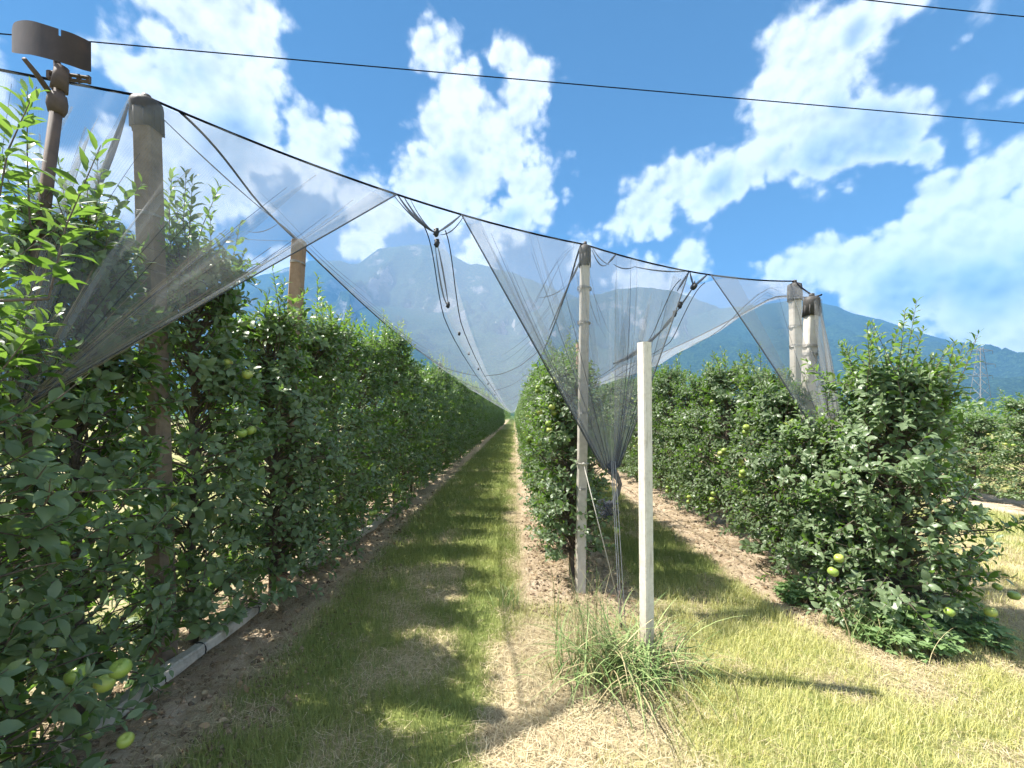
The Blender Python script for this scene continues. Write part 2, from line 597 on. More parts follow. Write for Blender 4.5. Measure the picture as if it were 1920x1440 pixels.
def bumps(x, y):
    mulb = zones(x, y)[1]
    return (fbm(x, y, 0.9, 21) - 0.5) * 0.05 + (fbm(x, y, 6.0, 5, 3) - 0.5) * 0.03 + mulb * (fbm(x, y, 9.0, 15, 3) - 0.45) * 0.06


# ------------------------------------------------------------------ ground: one sheet to the horizon
def build_ground():
    def axis(lo, hi, step, far):
        inner = np.arange(lo, hi, step)
        out_hi, out_lo = [], []
        p, s = hi, step
        while p < far:
            out_hi.append(p)
            s *= 1.25
            p += s
        p, s = lo, step
        while p > -far:
            s *= 1.25
            p -= s
            out_lo.append(p)
        return np.concatenate([np.array(out_lo[::-1]), inner, np.array(out_hi)])
    xs = axis(-4.5, 11, 0.055, 3000)
    ys = axis(1.0, 14, 0.055, 2800)
    X, Y = np.meshgrid(xs, ys)
    gr, mul = zones(X, Y)
    near = np.exp(-np.maximum(0, np.hypot(X - 2, Y - 5) - 12) / 25)
    Z = bumps(X, Y) * near
    nx, ny = len(xs), len(ys)
    v = np.stack([X, Y, Z], -1).reshape(-1, 3)
    i, j = np.meshgrid(np.arange(nx - 1), np.arange(ny - 1))
    k = (j * nx + i).ravel()
    lo = np.stack([k, k + 1, k + nx + 1, k + nx], -1).ravel()
    m, nt, b, out = material('orchard_floor')
    ag = nt.new('ShaderNodeAttribute', attribute_name='green')
    am = nt.new('ShaderNodeAttribute', attribute_name='mulch')
    g = nt.new('ShaderNodeNewGeometry')
    pos = g.outputs['Position']
    n = nt.noise(pos, 26, 7, 0.7)
    nb = nt.noise(pos, 3.5, 4, 0.6)
    n3 = nt.noise(pos, 95, 5, 0.7)
    straw = nt.ramp(n, [(0.25, (0.15, 0.115, 0.062)), (0.5, (0.34, 0.275, 0.16)), (0.75, (0.50, 0.42, 0.26))])
    green = nt.ramp(n, [(0.25, (0.08, 0.10, 0.03)), (0.5, (0.17, 0.20, 0.06)), (0.8, (0.29, 0.30, 0.10))])
    mulc = nt.ramp(nt.math('MULTIPLY_ADD', n3, 0.5, nt.math('MULTIPLY', nb, 0.5)),
                   [(0.3, (0.24, 0.175, 0.115)), (0.5, (0.43, 0.335, 0.235)), (0.7, (0.57, 0.47, 0.345))])
    col = nt.mix(ag.outputs['Fac'], straw, green)
    col = nt.mix(am.outputs['Fac'], col, mulc)
    # distant valley floor: fields and woods
    sp = nt.new('ShaderNodeSeparateXYZ')
    nt.put(sp.inputs[0], pos)
    far = nt.smooth(nt.vmath('LENGTH', pos), 60, 200)
    fld = nt.ramp(nt.noise(pos, 0.02, 5, 0.6), [(0.35, (0.035, 0.06, 0.02)), (0.55, (0.07, 0.11, 0.03)), (0.75, (0.16, 0.17, 0.07))])
    col = nt.mix(far, col, fld)
    nt.put(b.inputs['Base Color'], col)
    b.inputs['Roughness'].default_value = 0.95
    b.inputs['Specular IOR Level'].default_value = 0.1
    bm = nt.new('ShaderNodeBump')
    bm.inputs['Strength'].default_value = 0.7
    bm.inputs['Distance'].default_value = 0.015
    nt.put(bm.inputs['Height'], nt.noise(pos, 60, 7, 0.75))
    nt.put(b.inputs['Normal'], bm.outputs[0])
    me = np_mesh('ground', v, lo, np.arange(len(k)) * 4, m, {'green': gr.ravel(), 'mulch': mul.ravel()}, True)
    tag(link('ground', me), kind='structure')


build_ground()


# ------------------------------------------------------------------ mountains
def mountain(name, ridge, D, foot, back, seed, rock, forest, jag):
    """heightfield whose crest carries the profile; slopes run down to the valley in front and behind"""
    rx = np.array([(p[0] - VX) / F * D for p in ridge])
    rz = np.array([CAM_Z + (VY - p[1]) / F * D for p in ridge])
    nu, nv = 420, 150
    xs = np.linspace(rx[0], rx[-1], nu)
    h0 = np.interp(xs, rx, rz)
    tv = np.concatenate([np.linspace(0, 1, int(nv * 0.72)), np.linspace(1.01, 1.35, nv - int(nv * 0.72))])
    U, T = np.meshgrid(xs, tv)
    H = np.interp(U, rx, rz)
    Yd = np.where(T <= 1, foot + (D - foot) * T, D + (back - D) * (T - 1) / 0.35)
    prof = np.where(T <= 1, 0.55 * T + 0.45 * T ** 2.4, np.clip(1 - (T - 1) / 0.35, 0, 1) ** 0.8)
    sc = 1.0 / (0.13 * D)
    rid = 1 - np.abs(2 * fbm(U, Yd * 0.45, sc, seed, 5) - 1)
    fine = fbm(U, Yd, sc * 6, seed + 40, 4) - 0.5
    env = np.where(T <= 1, np.sin(np.pi * np.clip(T, 0, 1) ** 0.9), -0.3 * np.clip((T - 1) * 3, 0, 1)) * H
    Z = H * prof + np.where(T <= 1, rid - 0.72, np.abs(rid - 0.72)) * env * (0.25 if seed == 9 else 0.55) + fine * env * 0.10 * np.clip((1.0 - T) * 6, 0.0, 1) + fine * jag * np.clip(T * 3, 0, 1) * (T <= 1.005)
    Z = np.maximum(Z, -0.5)
    v = np.stack([U, Yd, Z], -1).reshape(-1, 3)
    i, j = np.meshgrid(np.arange(nu - 1), np.arange(len(tv) - 1))
    k = (j * nu + i).ravel()
    lo = np.stack([k, k + 1, k + nu + 1, k + nu], -1).ravel()
    m, nt, b, out = material(name + '_slopes')
    g = nt.new('ShaderNodeNewGeometry')
    pos = g.outputs['Position']
    trees = nt.noise(pos, 60.0 / D * 4, 6, 0.7)
    big = nt.noise(pos, 10.0 / D, 5, 0.65)
    fcol = nt.ramp(trees, [(0.3, tuple(x * 0.35 for x in forest)), (0.5, forest), (0.72, tuple(x * 2.1 for x in forest))])
    sep = nt.new('ShaderNodeSeparateXYZ')
    nt.put(sep.inputs[0], g.outputs['Normal'])
    steep = nt.math('SUBTRACT', 1.0, sep.outputs['Z'])
    rk = nt.smooth(nt.math('ADD', steep, nt.math('MULTIPLY', nt.math('SUBTRACT', big, 0.5), 1.4)), 0.55 - rock, 0.75 - rock)
    rcol = nt.ramp(nt.noise(pos, 80.0 / D, 6, 0.7), [(0.3, (0.16, 0.15, 0.14)), (0.7, (0.38, 0.36, 0.33))])
    nt.put(b.inputs['Base Color'], nt.mix(nt.math('MULTIPLY', rk, 0.9), fcol, rcol))
    b.inputs['Roughness'].default_value = 1.0
    b.inputs['Specular IOR Level'].default_value = 0.0
    bm = nt.new('ShaderNodeBump')
    bm.inputs['Strength'].default_value = 1.0
    bm.inputs['Distance'].default_value = D * 0.006
    nt.put(bm.inputs['Height'], trees)
    nt.put(b.inputs['Normal'], bm.outputs[0])
    me = np_mesh(name, v, lo, np.arange(len(k)) * 4, m, None, True)
    tag(link(name, me), kind='structure')


mountain('mountain', [(-700, 700), (-300, 620), (100, 545), (300, 520), (400, 512), (480, 520), (560, 495), (600, 487), (640, 489), (672, 497), (690, 480), (710, 467), (745, 460),
                      (800, 459), (830, 466), (850, 480), (880, 495), (905, 497), (950, 509), (1000, 526), (1050, 546), (1090, 560), (1150, 590), (1230, 640), (1330, 720), (1400, 790)],
         3000, 1500, 4200, 2, 0.10, (0.040, 0.062, 0.030), 30)
mountain('mountain', [(760, 790), (840, 700), (930, 620), (1010, 580), (1080, 560), (1120, 551), (1160, 541), (1210, 539), (1260, 545), (1300, 558), (1340, 574), (1420, 620), (1520, 700), (1600, 790)],
         2500, 1500, 3300, 5, 0.03, (0.036, 0.060, 0.028), 22)
mountain('mountain', [(250, 790), (420, 640), (560, 590), (680, 574), (780, 578), (870, 585), (960, 592), (1080, 598), (1180, 600), (1260, 590), (1330, 582), (1400, 573), (1440, 569),
                      (1500, 561), (1535, 567), (1570, 575), (1600, 588), (1650, 598), (1690, 613), (1720, 628), (1760, 638), (1800, 646), (1850, 660), (1920, 672),
                      (2050, 690), (2300, 700), (2700, 720), (3000, 790)],
         2450, 900, 3300, 9, -0.04, (0.034, 0.060, 0.026), 12)
for o in list(C.objects):
    if o.name.startswith('mountain'):
        o.name = 'hills' if o.name == 'mountain.002' else o.name

# ------------------------------------------------------------------ leaves
LT = np.array([[0, 0, 0], [0, 0.22, 0.02], [0, 0.50, 0.02], [0, 0.78, 0.0], [0, 1.0, -0.09],
               [-0.20, 0.20, 0.07], [-0.29, 0.48, 0.085], [-0.19, 0.78, 0.055], [0.20, 0.20, 0.07], [0.29, 0.48, 0.085], [0.19, 0.78, 0.055]])
LF = [(0, 1, 5), (5, 1, 2, 6), (6, 2, 3, 7), (7, 3, 4), (0, 8, 1), (1, 8, 9, 2), (2, 9, 10, 3), (3, 10, 4)]
LF = [tuple(reversed(f)) for f in LF]     # upper side faces +normal
LL = np.concatenate([np.array(f) for f in LF])
LS = np.cumsum([0] + [len(f) for f in LF])[:-1]


def norm(a):
    return a / np.maximum(np.linalg.norm(a, axis=-1, keepdims=True), 1e-9)


def leaves_mesh(name, pos, d, nrm, size, wid, tint, young, mat):
    d = norm(d)
    nrm = norm(nrm - d * (nrm * d).sum(-1, keepdims=True))
    s = np.cross(d, nrm)
    N = len(pos)
    rng = np.random.default_rng(N)
    curl = rng.uniform(0.3, 1.9, (N, 1, 1))
    fold = rng.uniform(0.2, 1.6, (N, 1, 1))
    T = np.repeat(LT[None], N, 0).copy()
    T[:, :, 2:3] = T[:, :, 2:3] * fold - curl * 0.16 * T[:, :, 1:2] ** 2
    v = (pos[:, None] + size[:, None, None] * (T[:, :, 0:1] * wid[:, None, None] * s[:, None] + T[:, :, 1:2] * d[:, None] + T[:, :, 2:3] * nrm[:, None])).reshape(-1, 3)
    base = np.arange(N) * 11
    lo = (base[:, None] + LL[None]).ravel()
    st = (np.arange(N)[:, None] * len(LL) + LS[None]).ravel()
    return np_mesh(name, v, lo, st, mat, {'tint': np.repeat(tint, 11), 'young': np.repeat(young, 11)}, True)


def stems_mesh(name, segs, mat):
    """segs: list of (p0, p1, r0, r1): three-sided tapered sticks"""
    p0 = np.array([s[0] for s in segs])
    p1 = np.array([s[1] for s in segs])
    r0 = np.array([s[2] for s in segs])[:, None]
    r1 = np.array([s[3] for s in segs])[:, None]
    t = norm(p1 - p0)
    ref = np.where(np.abs(t[:, 2:3]) < 0.9, np.array([[0, 0, 1.0]]), np.array([[1.0, 0, 0]]))
    a = norm(np.cross(t, ref))
    b2 = np.cross(t, a)
    vs = []
    K = 5
    for (p, r) in ((p0, r0), (p1, r1)):
        for k in range(K):
            an = 2 * math.pi * k / K
            vs.append(p + r * (a * math.cos(an) + b2 * math.sin(an)))
    v = np.stack(vs, 1).reshape(-1, 3)
    f = np.array([[k, (k + 1) % K, K + (k + 1) % K, K + k] for k in range(K)])
    lo = (np.arange(len(segs))[:, None, None] * 2 * K + f[None]).ravel()
    return np_mesh(name, v, lo, np.arange(len(segs) * K) * 4, mat, None, True)


class TreeSpec:
    pass


def make_tree(seed, H, zlo, rx, ry, nsh, ntop, leaf=0.085, topL=(0.3, 0.62), napples=10, lean=0.0, extra=()):
    """geometry of one spindle apple tree: trunk with limbs, leafy crown, apple places"""
    rng = np.random.default_rng(seed)
    P, Dd, Nn, Sz, Yg, Wd = [], [], [], [], [], []
    segs = []
    trunk_pts = [np.array([0, 0, -0.05])]
    nz = 9
    for k in range(1, nz + 1):
        z = (H - 0.45) * k / nz
        trunk_pts.append(np.array([rng.normal(0, 0.018) + lean * z, rng.normal(0, 0.018), z]))
    for k in range(nz):
        r0 = 0.032 * (1 - 0.8 * k / nz)
        r1 = 0.032 * (1 - 0.8 * (k + 1) / nz)
        segs.append((trunk_pts[k], trunk_pts[k + 1], r0, r1))

    def tp(z):
        k = min(nz - 1, max(0, int(z / (H - 0.45) * nz)))
        a, b2 = trunk_pts[k], trunk_pts[k + 1]
        u = (z - a[2]) / max(1e-6, b2[2] - a[2])
        return a + (b2 - a) * min(1, max(0, u))

    def shoot(base, axis, L, nl, up_bias, big):
        axis = axis / np.linalg.norm(axis)
        bend = rng.normal(0, 0.12, 3)
        t = (np.arange(nl) + rng.uniform(0, 0.6)) / nl
        t = 0.08 + 0.92 * np.clip(t, 0, 1)
        pts = base + axis * (L * t)[:, None] + bend * (L * t ** 2)[:, None]
        tip = base + axis * L + bend * L
        ref = np.array([0.0, 0, 1]) if abs(axis[2]) < 0.8 else np.array([1.0, 0, 0])
        u = np.cross(axis, ref)
        u /= np.linalg.norm(u)
        w = np.cross(axis, u)
        ang = np.arange(nl) * 2.4 + rng.uniform(0, 6.28)
        rad = np.cos(ang)[:, None] * u + np.sin(ang)[:, None] * w
        a = (0.25 + 0.65 * t ** 1.5)[:, None]
        d = norm(rad * (1 - a * 0.55) + axis * a + rng.normal(0, 0.22, (nl, 3)))
        n = norm(axis[None] * 0.75 - rad * 0.3 + np.array([0, 0, up_bias]) + rng.normal(0, 0.25, (nl, 3)))
        P.append(pts + rad * 0.006)
        Dd.append(d)
        Nn.append(n)
        Sz.append(leaf * big * rng.uniform(0.55, 1.22, nl) * (1 - 0.42 * t ** 3))
        Wd.append(rng.uniform(0.85, 1.2, nl) * (0.72 if up_bias < 0.3 else 1.0) * (1 - 0.25 * t ** 2))
        Yg.append(np.clip((t - (0.1 if up_bias < 0.3 else 0.5)) / 0.5, 0, 1) * rng.uniform(0.2, 1.0, nl) + rng.uniform(0, 0.12, nl))
        mid = base + axis * L * 0.5 + bend * L * 0.25
        segs.append((base, mid, 0.0035, 0.0026))
        segs.append((mid, tip, 0.0026, 0.0012))

    for k in range(nsh):
        z = zlo + (H - 0.30 - zlo) * rng.uniform(0, 1) ** 0.95
        t = (z - zlo) / (H - zlo)
        w = (0.86 + 0.14 * math.sin(math.pi * min(1, t * 1.4))) * (1 - 0.70 * t ** 2.0)
        ph = rng.uniform(0, 2 * math.pi)
        rr = math.sqrt(rng.uniform(0.03, 1.0))
        lump = 0.86 + 0.28 * math.sin(5 * z + seed) * math.sin(2 * ph + seed)
        o = np.array([math.cos(ph) * rx, math.sin(ph) * ry, 0])
        c = tp(z)
        base = c + o * (w * rr * lump) * 0.85
        ax = norm(o / max(rx, ry) * rng.uniform(0.4, 1.0) + np.array([0, 0, rng.uniform(-0.15, 0.9)]) + rng.normal(0, 0.3, 3))
        L = rng.uniform(0.10, 0.28)
        shoot(base, ax, L, int(7 + L * 24), 0.5, rng.uniform(0.85, 1.1))
        if True:
            z0 = max(0.25, z - rng.uniform(0.05, 0.25))
            b0 = tp(z0)
            m1 = (b0 + base) / 2 + np.array([rng.normal(0, 0.03), rng.normal(0, 0.03), rng.uniform(-0.04, 0.08)])
            r_ = 0.010 if k % 4 == 0 else 0.0032
            segs.append((b0, m1, r_, r_ * 0.7))
            segs.append((m1, base, r_ * 0.7, 0.0035))
    for k in range(ntop):
        ph = rng.uniform(0, 2 * math.pi)
        rr = rng.uniform(0, 0.75)
        z = H - rng.uniform(0.45, 0.75)
        c = tp(min(z, H - 0.46))
        base = np.array([c[0] + math.cos(ph) * rx * rr * 0.6, c[1] + math.sin(ph) * ry * rr, z])
        L = rng.uniform(*topL)
        ax = np.array([math.cos(ph) * 0.22, math.sin(ph) * 0.22, 1.0]) + rng.normal(0, 0.12, 3)
        shoot(base, ax, L, int(14 + L * 42), 0.15, 1.08)
        segs.append((tp(z - 0.3), base, 0.008, 0.004))
    for (bx, by, bz, ax, ay, az, L) in extra:
        shoot(np.array([bx, by, bz]), np.array([ax, ay, az], dtype=float), L, int(14 + L * 42), 0.15, 1.1)
        segs.append((tp(max(0.3, min(H - 0.5, bz - 0.25))), np.array([bx, by, bz]), 0.009, 0.005))
    P, Dd, Nn = np.concatenate(P), np.concatenate(Dd), np.concatenate(Nn)
    Sz, Yg, Wd = np.concatenate(Sz), np.concatenate(Yg), np.concatenate(Wd)
    N = len(P)
    s = TreeSpec()
    s.crown = leaves_mesh('crown', P, Dd, Nn, Sz, Wd, rng.uniform(0, 1, N), np.clip(Yg, 0, 1), MAT['leaf'])
    s.trunk = stems_mesh('trunk', segs, MAT['bark'])
    s.apples = []
    while len(s.apples) < napples:
        z = rng.uniform(zlo + 0.1, zlo + (H - zlo) * 0.78)
        t = (z - zlo) / (H - zlo)
        w = (1 - 0.62 * t ** 2.2)
        ph = rng.uniform(0, 2 * math.pi)
        c = tp(z)
        rr = rng.uniform(0.74, 0.93)
        p = np.array([c[0] + math.cos(ph) * rx * w * rr, c[1] + math.sin(ph) * ry * w * rr, z])
        for q in range(rng.integers(1, 4)):
            s.apples.append(p + rng.normal(0, 0.045, 3))
    s.apples = s.apples[:napples]
    return s


def apple_mesh():
    vs, fs = [], []
    nu, nv = 14, 10
    for j in range(nv + 1):
        th = math.pi * j / nv
        r = 0.037 * (math.sin(th) ** 0.9 if 0 < j < nv else 0.0)
        z = 0.034 * math.cos(th) - 0.012 * math.exp(-(th / 0.4) ** 2) + 0.006 * math.exp(-((math.pi - th) / 0.35) ** 2)
        for i in range(nu):
            ph = 2 * math.pi * i / nu
            vs.append((r * math.cos(ph), r * math.sin(ph), z))
    for j in range(nv):
        for i in range(nu):
            k = (i + 1) % nu
            fs.append((j * nu + i, (j + 1) * nu + i, (j + 1) * nu + k, j * nu + k))
    me = bpy.data.meshes.new('apple')
    me.from_pydata(vs, [], fs)
    me.polygons.foreach_set('use_smooth', [True] * len(fs))
    me.materials.append(MAT['apple'])
    return me


APPLE = apple_mesh()


def plant(spec, loc, rz, label, group=None, apples=True, sc=(1, 1, 1)):
    t = thing('apple_tree', loc, label, 'apple tree', group)
    t.rotation_euler = (0, 0, rz)
    t.scale = sc
    link('trunk', spec.trunk, t)
    link('crown', spec.crown, t)
    if apples:
        for p in spec.apples:
            a = link('apple', APPLE, t)
            a.location = p
            a.rotation_euler = (random.uniform(-0.5, 0.5), random.uniform(-0.5, 0.5), random.uniform(0, 6))
            k = random.uniform(0.72, 0.98)
            a.scale = (k, k, k)
    return t


random.seed(11)
GL, GC, GR_, GF = 'apple trees of the shaded left row', 'apple trees of the middle row', 'apple trees of the right row', 'apple trees of the distant row on the right'
# --- left row
left_near = [
    (-0.05, 'apple tree at the near end of the left row, cut by the picture edge'),
    (0.75, 'apple tree at the far left edge, its tall shoot beside the dark curved vane'),
    (1.42, 'apple tree around the rusty vane pole, nearest full crown at the left'),
    (2.22, 'apple tree just before the thick capped concrete post, net strings lying over it'),
    (2.98, 'apple tree just behind the thick capped concrete post in the left row'),
    (3.72, 'apple tree just in front of the leaning brown wooden post'),
    (4.48, 'apple tree just behind the leaning brown wooden post, top shoots against the sky'),
]
variants = {}
for k, (y, lab) in enumerate(left_near):
    extra = ()
    H = (2.8, 2.75, 2.42, 2.92, 3.08, 2.78, 2.9)[k]
    rx_ = (0.62, 0.62, 0.66, 0.42, 0.52, 0.60, 0.62)[k]
    dx_ = (0, 0, 0.10, -0.13, -0.10, 0, 0)[k]
    if k == 1:
        extra = ((0.42, 0.66, 1.75, 0.02, 0.05, 1, 0.60), (0.46, 0.64, 2.22, 0.04, 0.02, 1, 0.50), (0.55, 0.72, 2.0, 0.02, 0.1, 1, 0.5), (0.50, 0.55, 1.5, 0.1, 0.1, 1, 0.5))
    if k == 3:
        extra = ((0.36, -0.16, 1.15, 0.25, -0.05, 1, 0.30), (0.40, -0.10, 0.95, 0.6, -0.1, 0.7, 0.28))
    if k == 2:
        extra = ((0.38, 0.10, 0.5, 0.6, 0.1, 0.7, 0.28), (0.3, -0.2, 1.6, 0.4, -0.2, 1, 0.3))
    sp = make_tree(100 + k, H, 0.12, rx_, 0.55, 560 if k in (3, 4, 5) else 450, 12, 0.082, (0.35, 0.7), 6, 0, extra)
    plant(sp, (XL + dx_ + random.uniform(-0.03, 0.03), y, 0), 0, lab)
for k in range(6):
    variants['L%d' % k] = make_tree(200 + k, 2.95 + 0.07 * k, 0.15, 0.62, 0.56, 370, 11, 0.083, (0.3, 0.65), 8)
ys = [5.22 + 0.75 * i for i in range(92)]
for i, y in enumerate(ys):
    sp = variants['L%d' % random.randrange(6)]
    s = random.uniform(0.94, 1.06)
    plant(sp, (XL + random.uniform(-0.05, 0.05), y + random.uniform(-0.06, 0.06), 0), random.choice((0, math.pi)) + random.uniform(-0.2, 0.2),
          'apple tree of the shaded left row receding behind the leaning brown post', GL, i < 14, (s, s, random.uniform(0.87, 1.08)))
# --- middle row
mid_near = [
    (4.25, 2.45, 'first apple tree of the middle row, right behind the slim end post'),
    (5.0, 2.6, 'second apple tree of the middle row, behind the one at the slim post'),
]
for k, (y, H, lab) in enumerate(mid_near):
    sp = make_tree(300 + k, H, 0.26, 0.47, 0.5, 400, 9, 0.068, (0.25, 0.5), 16)
    plant(sp, (XC - 0.03, y, 0), 0, lab)
for k in range(5):
    variants['C%d' % k] = make_tree(320 + k, 2.62 + 0.06 * k, 0.22, 0.50, 0.55, 390, 11, 0.069, (0.25, 0.5), 12)
for i in range(84):
    y = 5.75 + 0.75 * i
    sp = variants['C%d' % random.randrange(5)]
    s = random.uniform(0.94, 1.06)
    plant(sp, (XC + random.uniform(-0.05, 0.05), y + random.uniform(-0.06, 0.06), 0), random.choice((0, math.pi)) + random.uniform(-0.2, 0.2),
          'apple tree deeper in the middle row, past its first two trees', GC, i < 8, (s, s, random.uniform(0.95, 1.06)))
# --- right row
sp = make_tree(400, 2.28, 0.06, 0.74, 0.62, 700, 34, 0.074, (0.30, 0.58), 12, 0.0,
               ((-0.30, -0.05, 1.75, -0.15, 0, 1, 0.55), (0.5, 0.0, 1.55, 0.25, 0, 1, 0.6), (0.15, 0, 1.85, 0.05, 0, 1, 0.6)))
plant(sp, (2.94, 3.32, 0), 0.3, 'bushy end apple tree of the right row in front of the twin capped posts')
sp = make_tree(401, 1.85, 0.14, 0.55, 0.5, 440, 10, 0.07, (0.25, 0.42), 14)
plant(sp, (2.74, 3.78, 0), 0, 'apple tree of the right row grown round the feet of the twin capped posts')
sp = make_tree(403, 2.2, 0.16, 0.55, 0.5, 430, 10, 0.07, (0.25, 0.45), 10)
plant(sp, (2.78, 4.42, 0), 0.4, 'apple tree of the right row growing between the twin capped posts')
sp = make_tree(402, 2.42, 0.16, 0.57, 0.52, 430, 11, 0.07, (0.3, 0.5), 12)
plant(sp, (2.95, 5.05, 0), 0, 'apple tree right behind the twin capped posts in the right row')
for k in range(5):
    variants['R%d' % k] = make_tree(420 + k, 2.45 + 0.08 * k, 0.16, 0.57, 0.56, 390, 12, 0.070, (0.28, 0.55), 10)
for i in range(78):
    y = 5.75 + 0.75 * i
    sp = variants['R%d' % random.randrange(5)]
    s = random.uniform(0.94, 1.06)
    plant(sp, (2.95 + random.uniform(-0.05, 0.05), y + random.uniform(-0.06, 0.06), 0), random.choice((0, math.pi)) + random.uniform(-0.2, 0.2),
          'apple tree of the right row receding behind the twin capped posts', GR_, i < 9, (s, s, random.uniform(0.95, 1.08)))
# --- distant row past the right one
for i in range(16):
    y = 6.4 + 0.8 * i
    sp = variants['R%d' % random.randrange(5)]
    s = random.uniform(0.94, 1.06)
    plant(sp, (XF + random.uniform(-0.08, 0.08), y, 0), random.uniform(0, 6),
          'low sunlit apple tree in the separate row at the far right edge', GF, i < 4, (s * 1.05, s * 1.05, random.uniform(0.70, 0.80)))


# --- the far rest of the orchard, past counting
def far_orchard():
    rng = np.random.default_rng(5)
    P, H = [], []
    for (x0, y0, y1, h) in ((XL, 74, 170, 3.0), (XC, 69, 170, 2.75), (XR, 64, 170, 2.7), (13.0, 12, 70, 2.1), (17.0, 14, 70, 2.1), (21.0, 17, 70, 2.2)):
        n = int((y1 - y0) * 170)
        z = rng.uniform(0.3, 1, n)
        P.append(np.stack([x0 + rng.normal(0, 0.24, n) * (1.25 - 0.6 * z), rng.uniform(y0, y1, n), z * h * rng.uniform(0.93, 1.06, n)], -1))
    n = 5000
    z = rng.uniform(0.0, 1, n)
    P.append(np.stack([rng.uniform(-9, 13, n), 174 + rng.normal(0, 0.5, n), z * 3.6 * rng.uniform(0.85, 1.05, n)], -1))
    P = np.concatenate(P)
    N = len(P)
    d = rng.normal(0, 1, (N, 3))
    n_ = rng.normal(0, 0.6, (N, 3)) + np.array([0, 0, 0.8])
    me = leaves_mesh('distant_orchard', P, d, n_, rng.uniform(0.12, 0.22, N), rng.uniform(0.9, 1.3, N), rng.uniform(0, 1, N), rng.uniform(0, 0.5, N) ** 2, MAT['leaf'])
    tag(link('distant_orchard', me), 'far ends of the apple rows merging into green hedges at the vanishing point', 'orchard', kind='stuff')


far_orchard()

# ------------------------------------------------------------------ posts and poles
SQ = [(1, 0.78), (0.78, 1), (-0.78, 1), (-1, 0.78), (-1, -0.78), (-0.78, -1), (0.78, -1), (1, -0.78)]


def ring(mb, c, r, th, axis=(0, 0, 1), n=14):
    A = Vector(axis).normalized()
    u = A.orthogonal().normalized()
    w = A.cross(u)
    pts = [Vector(c) + u * (r * math.cos(2 * math.pi * i / n)) + w * (r * math.sin(2 * math.pi * i / n)) for i in range(n + 1)]
    mb.tube(pts, th, 5, caps=False)


def post(base, top, hw, mat, label, cap=None, wraps=(), name='orchard_post', group=None, taper=0.92, rot=0.0):
    b0, t0 = Vector(base), Vector(top)
    t = thing(name, base, label, 'post', group)
    mb = MB()
    n = 10
    mb.tube([b0 + (t0 - b0) * (i / n) - Vector((0, 0, 0.12 if i == 0 else 0)) for i in range(n + 1)], [hw * (1 + (taper - 1) * i / n) for i in range(n + 1)],
            prof=[(x * math.cos(rot) - y * math.sin(rot), x * math.sin(rot) + y * math.cos(rot)) for x, y in SQ])
    mb.build('shaft', mat, t)
    ax = (t0 - b0).normalized()
    if cap:
        mb = MB()
        cw = hw * cap
        c0 = t0 - ax * 0.16
        mb.tube([c0, t0 - ax * 0.02, t0 + ax * 0.012, t0 + ax * 0.03], [cw * 0.98, cw * 1.06, cw * 1.0, cw * 0.55], n=14)
        mb.tube([t0 + ax * 0.028, t0 + ax * 0.06], [cw * 0.35, cw * 0.3], n=10)
        # little ribs round the skirt
        for i in range(10):
            an = 2 * math.pi * i / 10
            u = ax.orthogonal().normalized()
            w = ax.cross(u)
            p = c0 + (u * math.cos(an) + w * math.sin(an)) * cw
            mb.tube([p - ax * 0.008, p + ax * 0.10], 0.005, 5)
        mb.build('cap', MAT['cap'], t, True)
    for (f, r) in wraps:
        mb = MB()
        for q in range(3):
            ring(mb, b0 + (t0 - b0) * f + ax * (0.008 * q), hw * 1.18 * r, 0.0028, ax + Vector((0.05 * q, 0.03, 0)))
        mb.build('wire_wrap', MAT['steel'], t)
    return t


def P3(px, py, Y):
    return Vector(at(px, py, Y))


L_TOP = P3(275, 197, 2.66)
post((-2.19 + 0.0, 2.66, 0), L_TOP, 0.059, MAT['dark_concrete'], 'tall thick weathered concrete post with dark cap standing in the left row', 1.38,
     ((0.25, 1.0), (0.55, 1.0), (0.66, 1.0), (0.80, 1.0)))
post((-2.22, 4.0, 0), P3(561, 452, 4.16), 0.058, MAT['wood'], 'leaning brown wooden post rising from the left row behind the capped post', None, ((0.93, 1.0),))
post((-2.14, 12.0, 0), (-2.10, 12.0, 3.04), 0.05, MAT['concrete'], 'small distant grey post with dark top above the left row under the net seam', 1.3)
C_TOP = P3(1097, 466, 3.85)
post((0.592, 3.85, 0), C_TOP, 0.043, MAT['concrete'], 'slim concrete end post of the middle row, gathered net hanging beside it', 1.2,
     ((0.30, 1.0), (0.52, 1.0), (0.78, 1.15), (0.88, 1.25)))
post((0.825, 2.655, 0), (0.806, 2.655, 2.05), 0.034, MAT['new_concrete'], 'short pale square concrete post without cap, alone in the grass clump', None, (), taper=0.98, rot=R(28))
R1 = P3(1490, 536, 4.6)
R2 = P3(1522, 562, 4.17)
post((3.08, 4.6, 0), R1, 0.05, MAT['concrete'], 'taller of the twin capped posts in the right row, standing behind the other', 1.35, ((0.78, 1.05), (0.85, 1.1)))
post((2.80, 4.17, 0), R2, 0.052, MAT['concrete'], 'shorter front one of the twin capped posts, net end draped over it', 1.35, ((0.80, 1.1), (0.83, 1.1)))
# stake in the first tree of the middle row
mb = MB()
mb.tube([(0.66, 4.42, -0.05), (0.655, 4.42, 1.2), (0.65, 4.42, 2.35)], [0.02, 0.019, 0.017], 8)
tag(mb.build('stake', MAT['wood'], None, True), 'thin brown stake beside the trunk just behind the slim end post', 'stake')

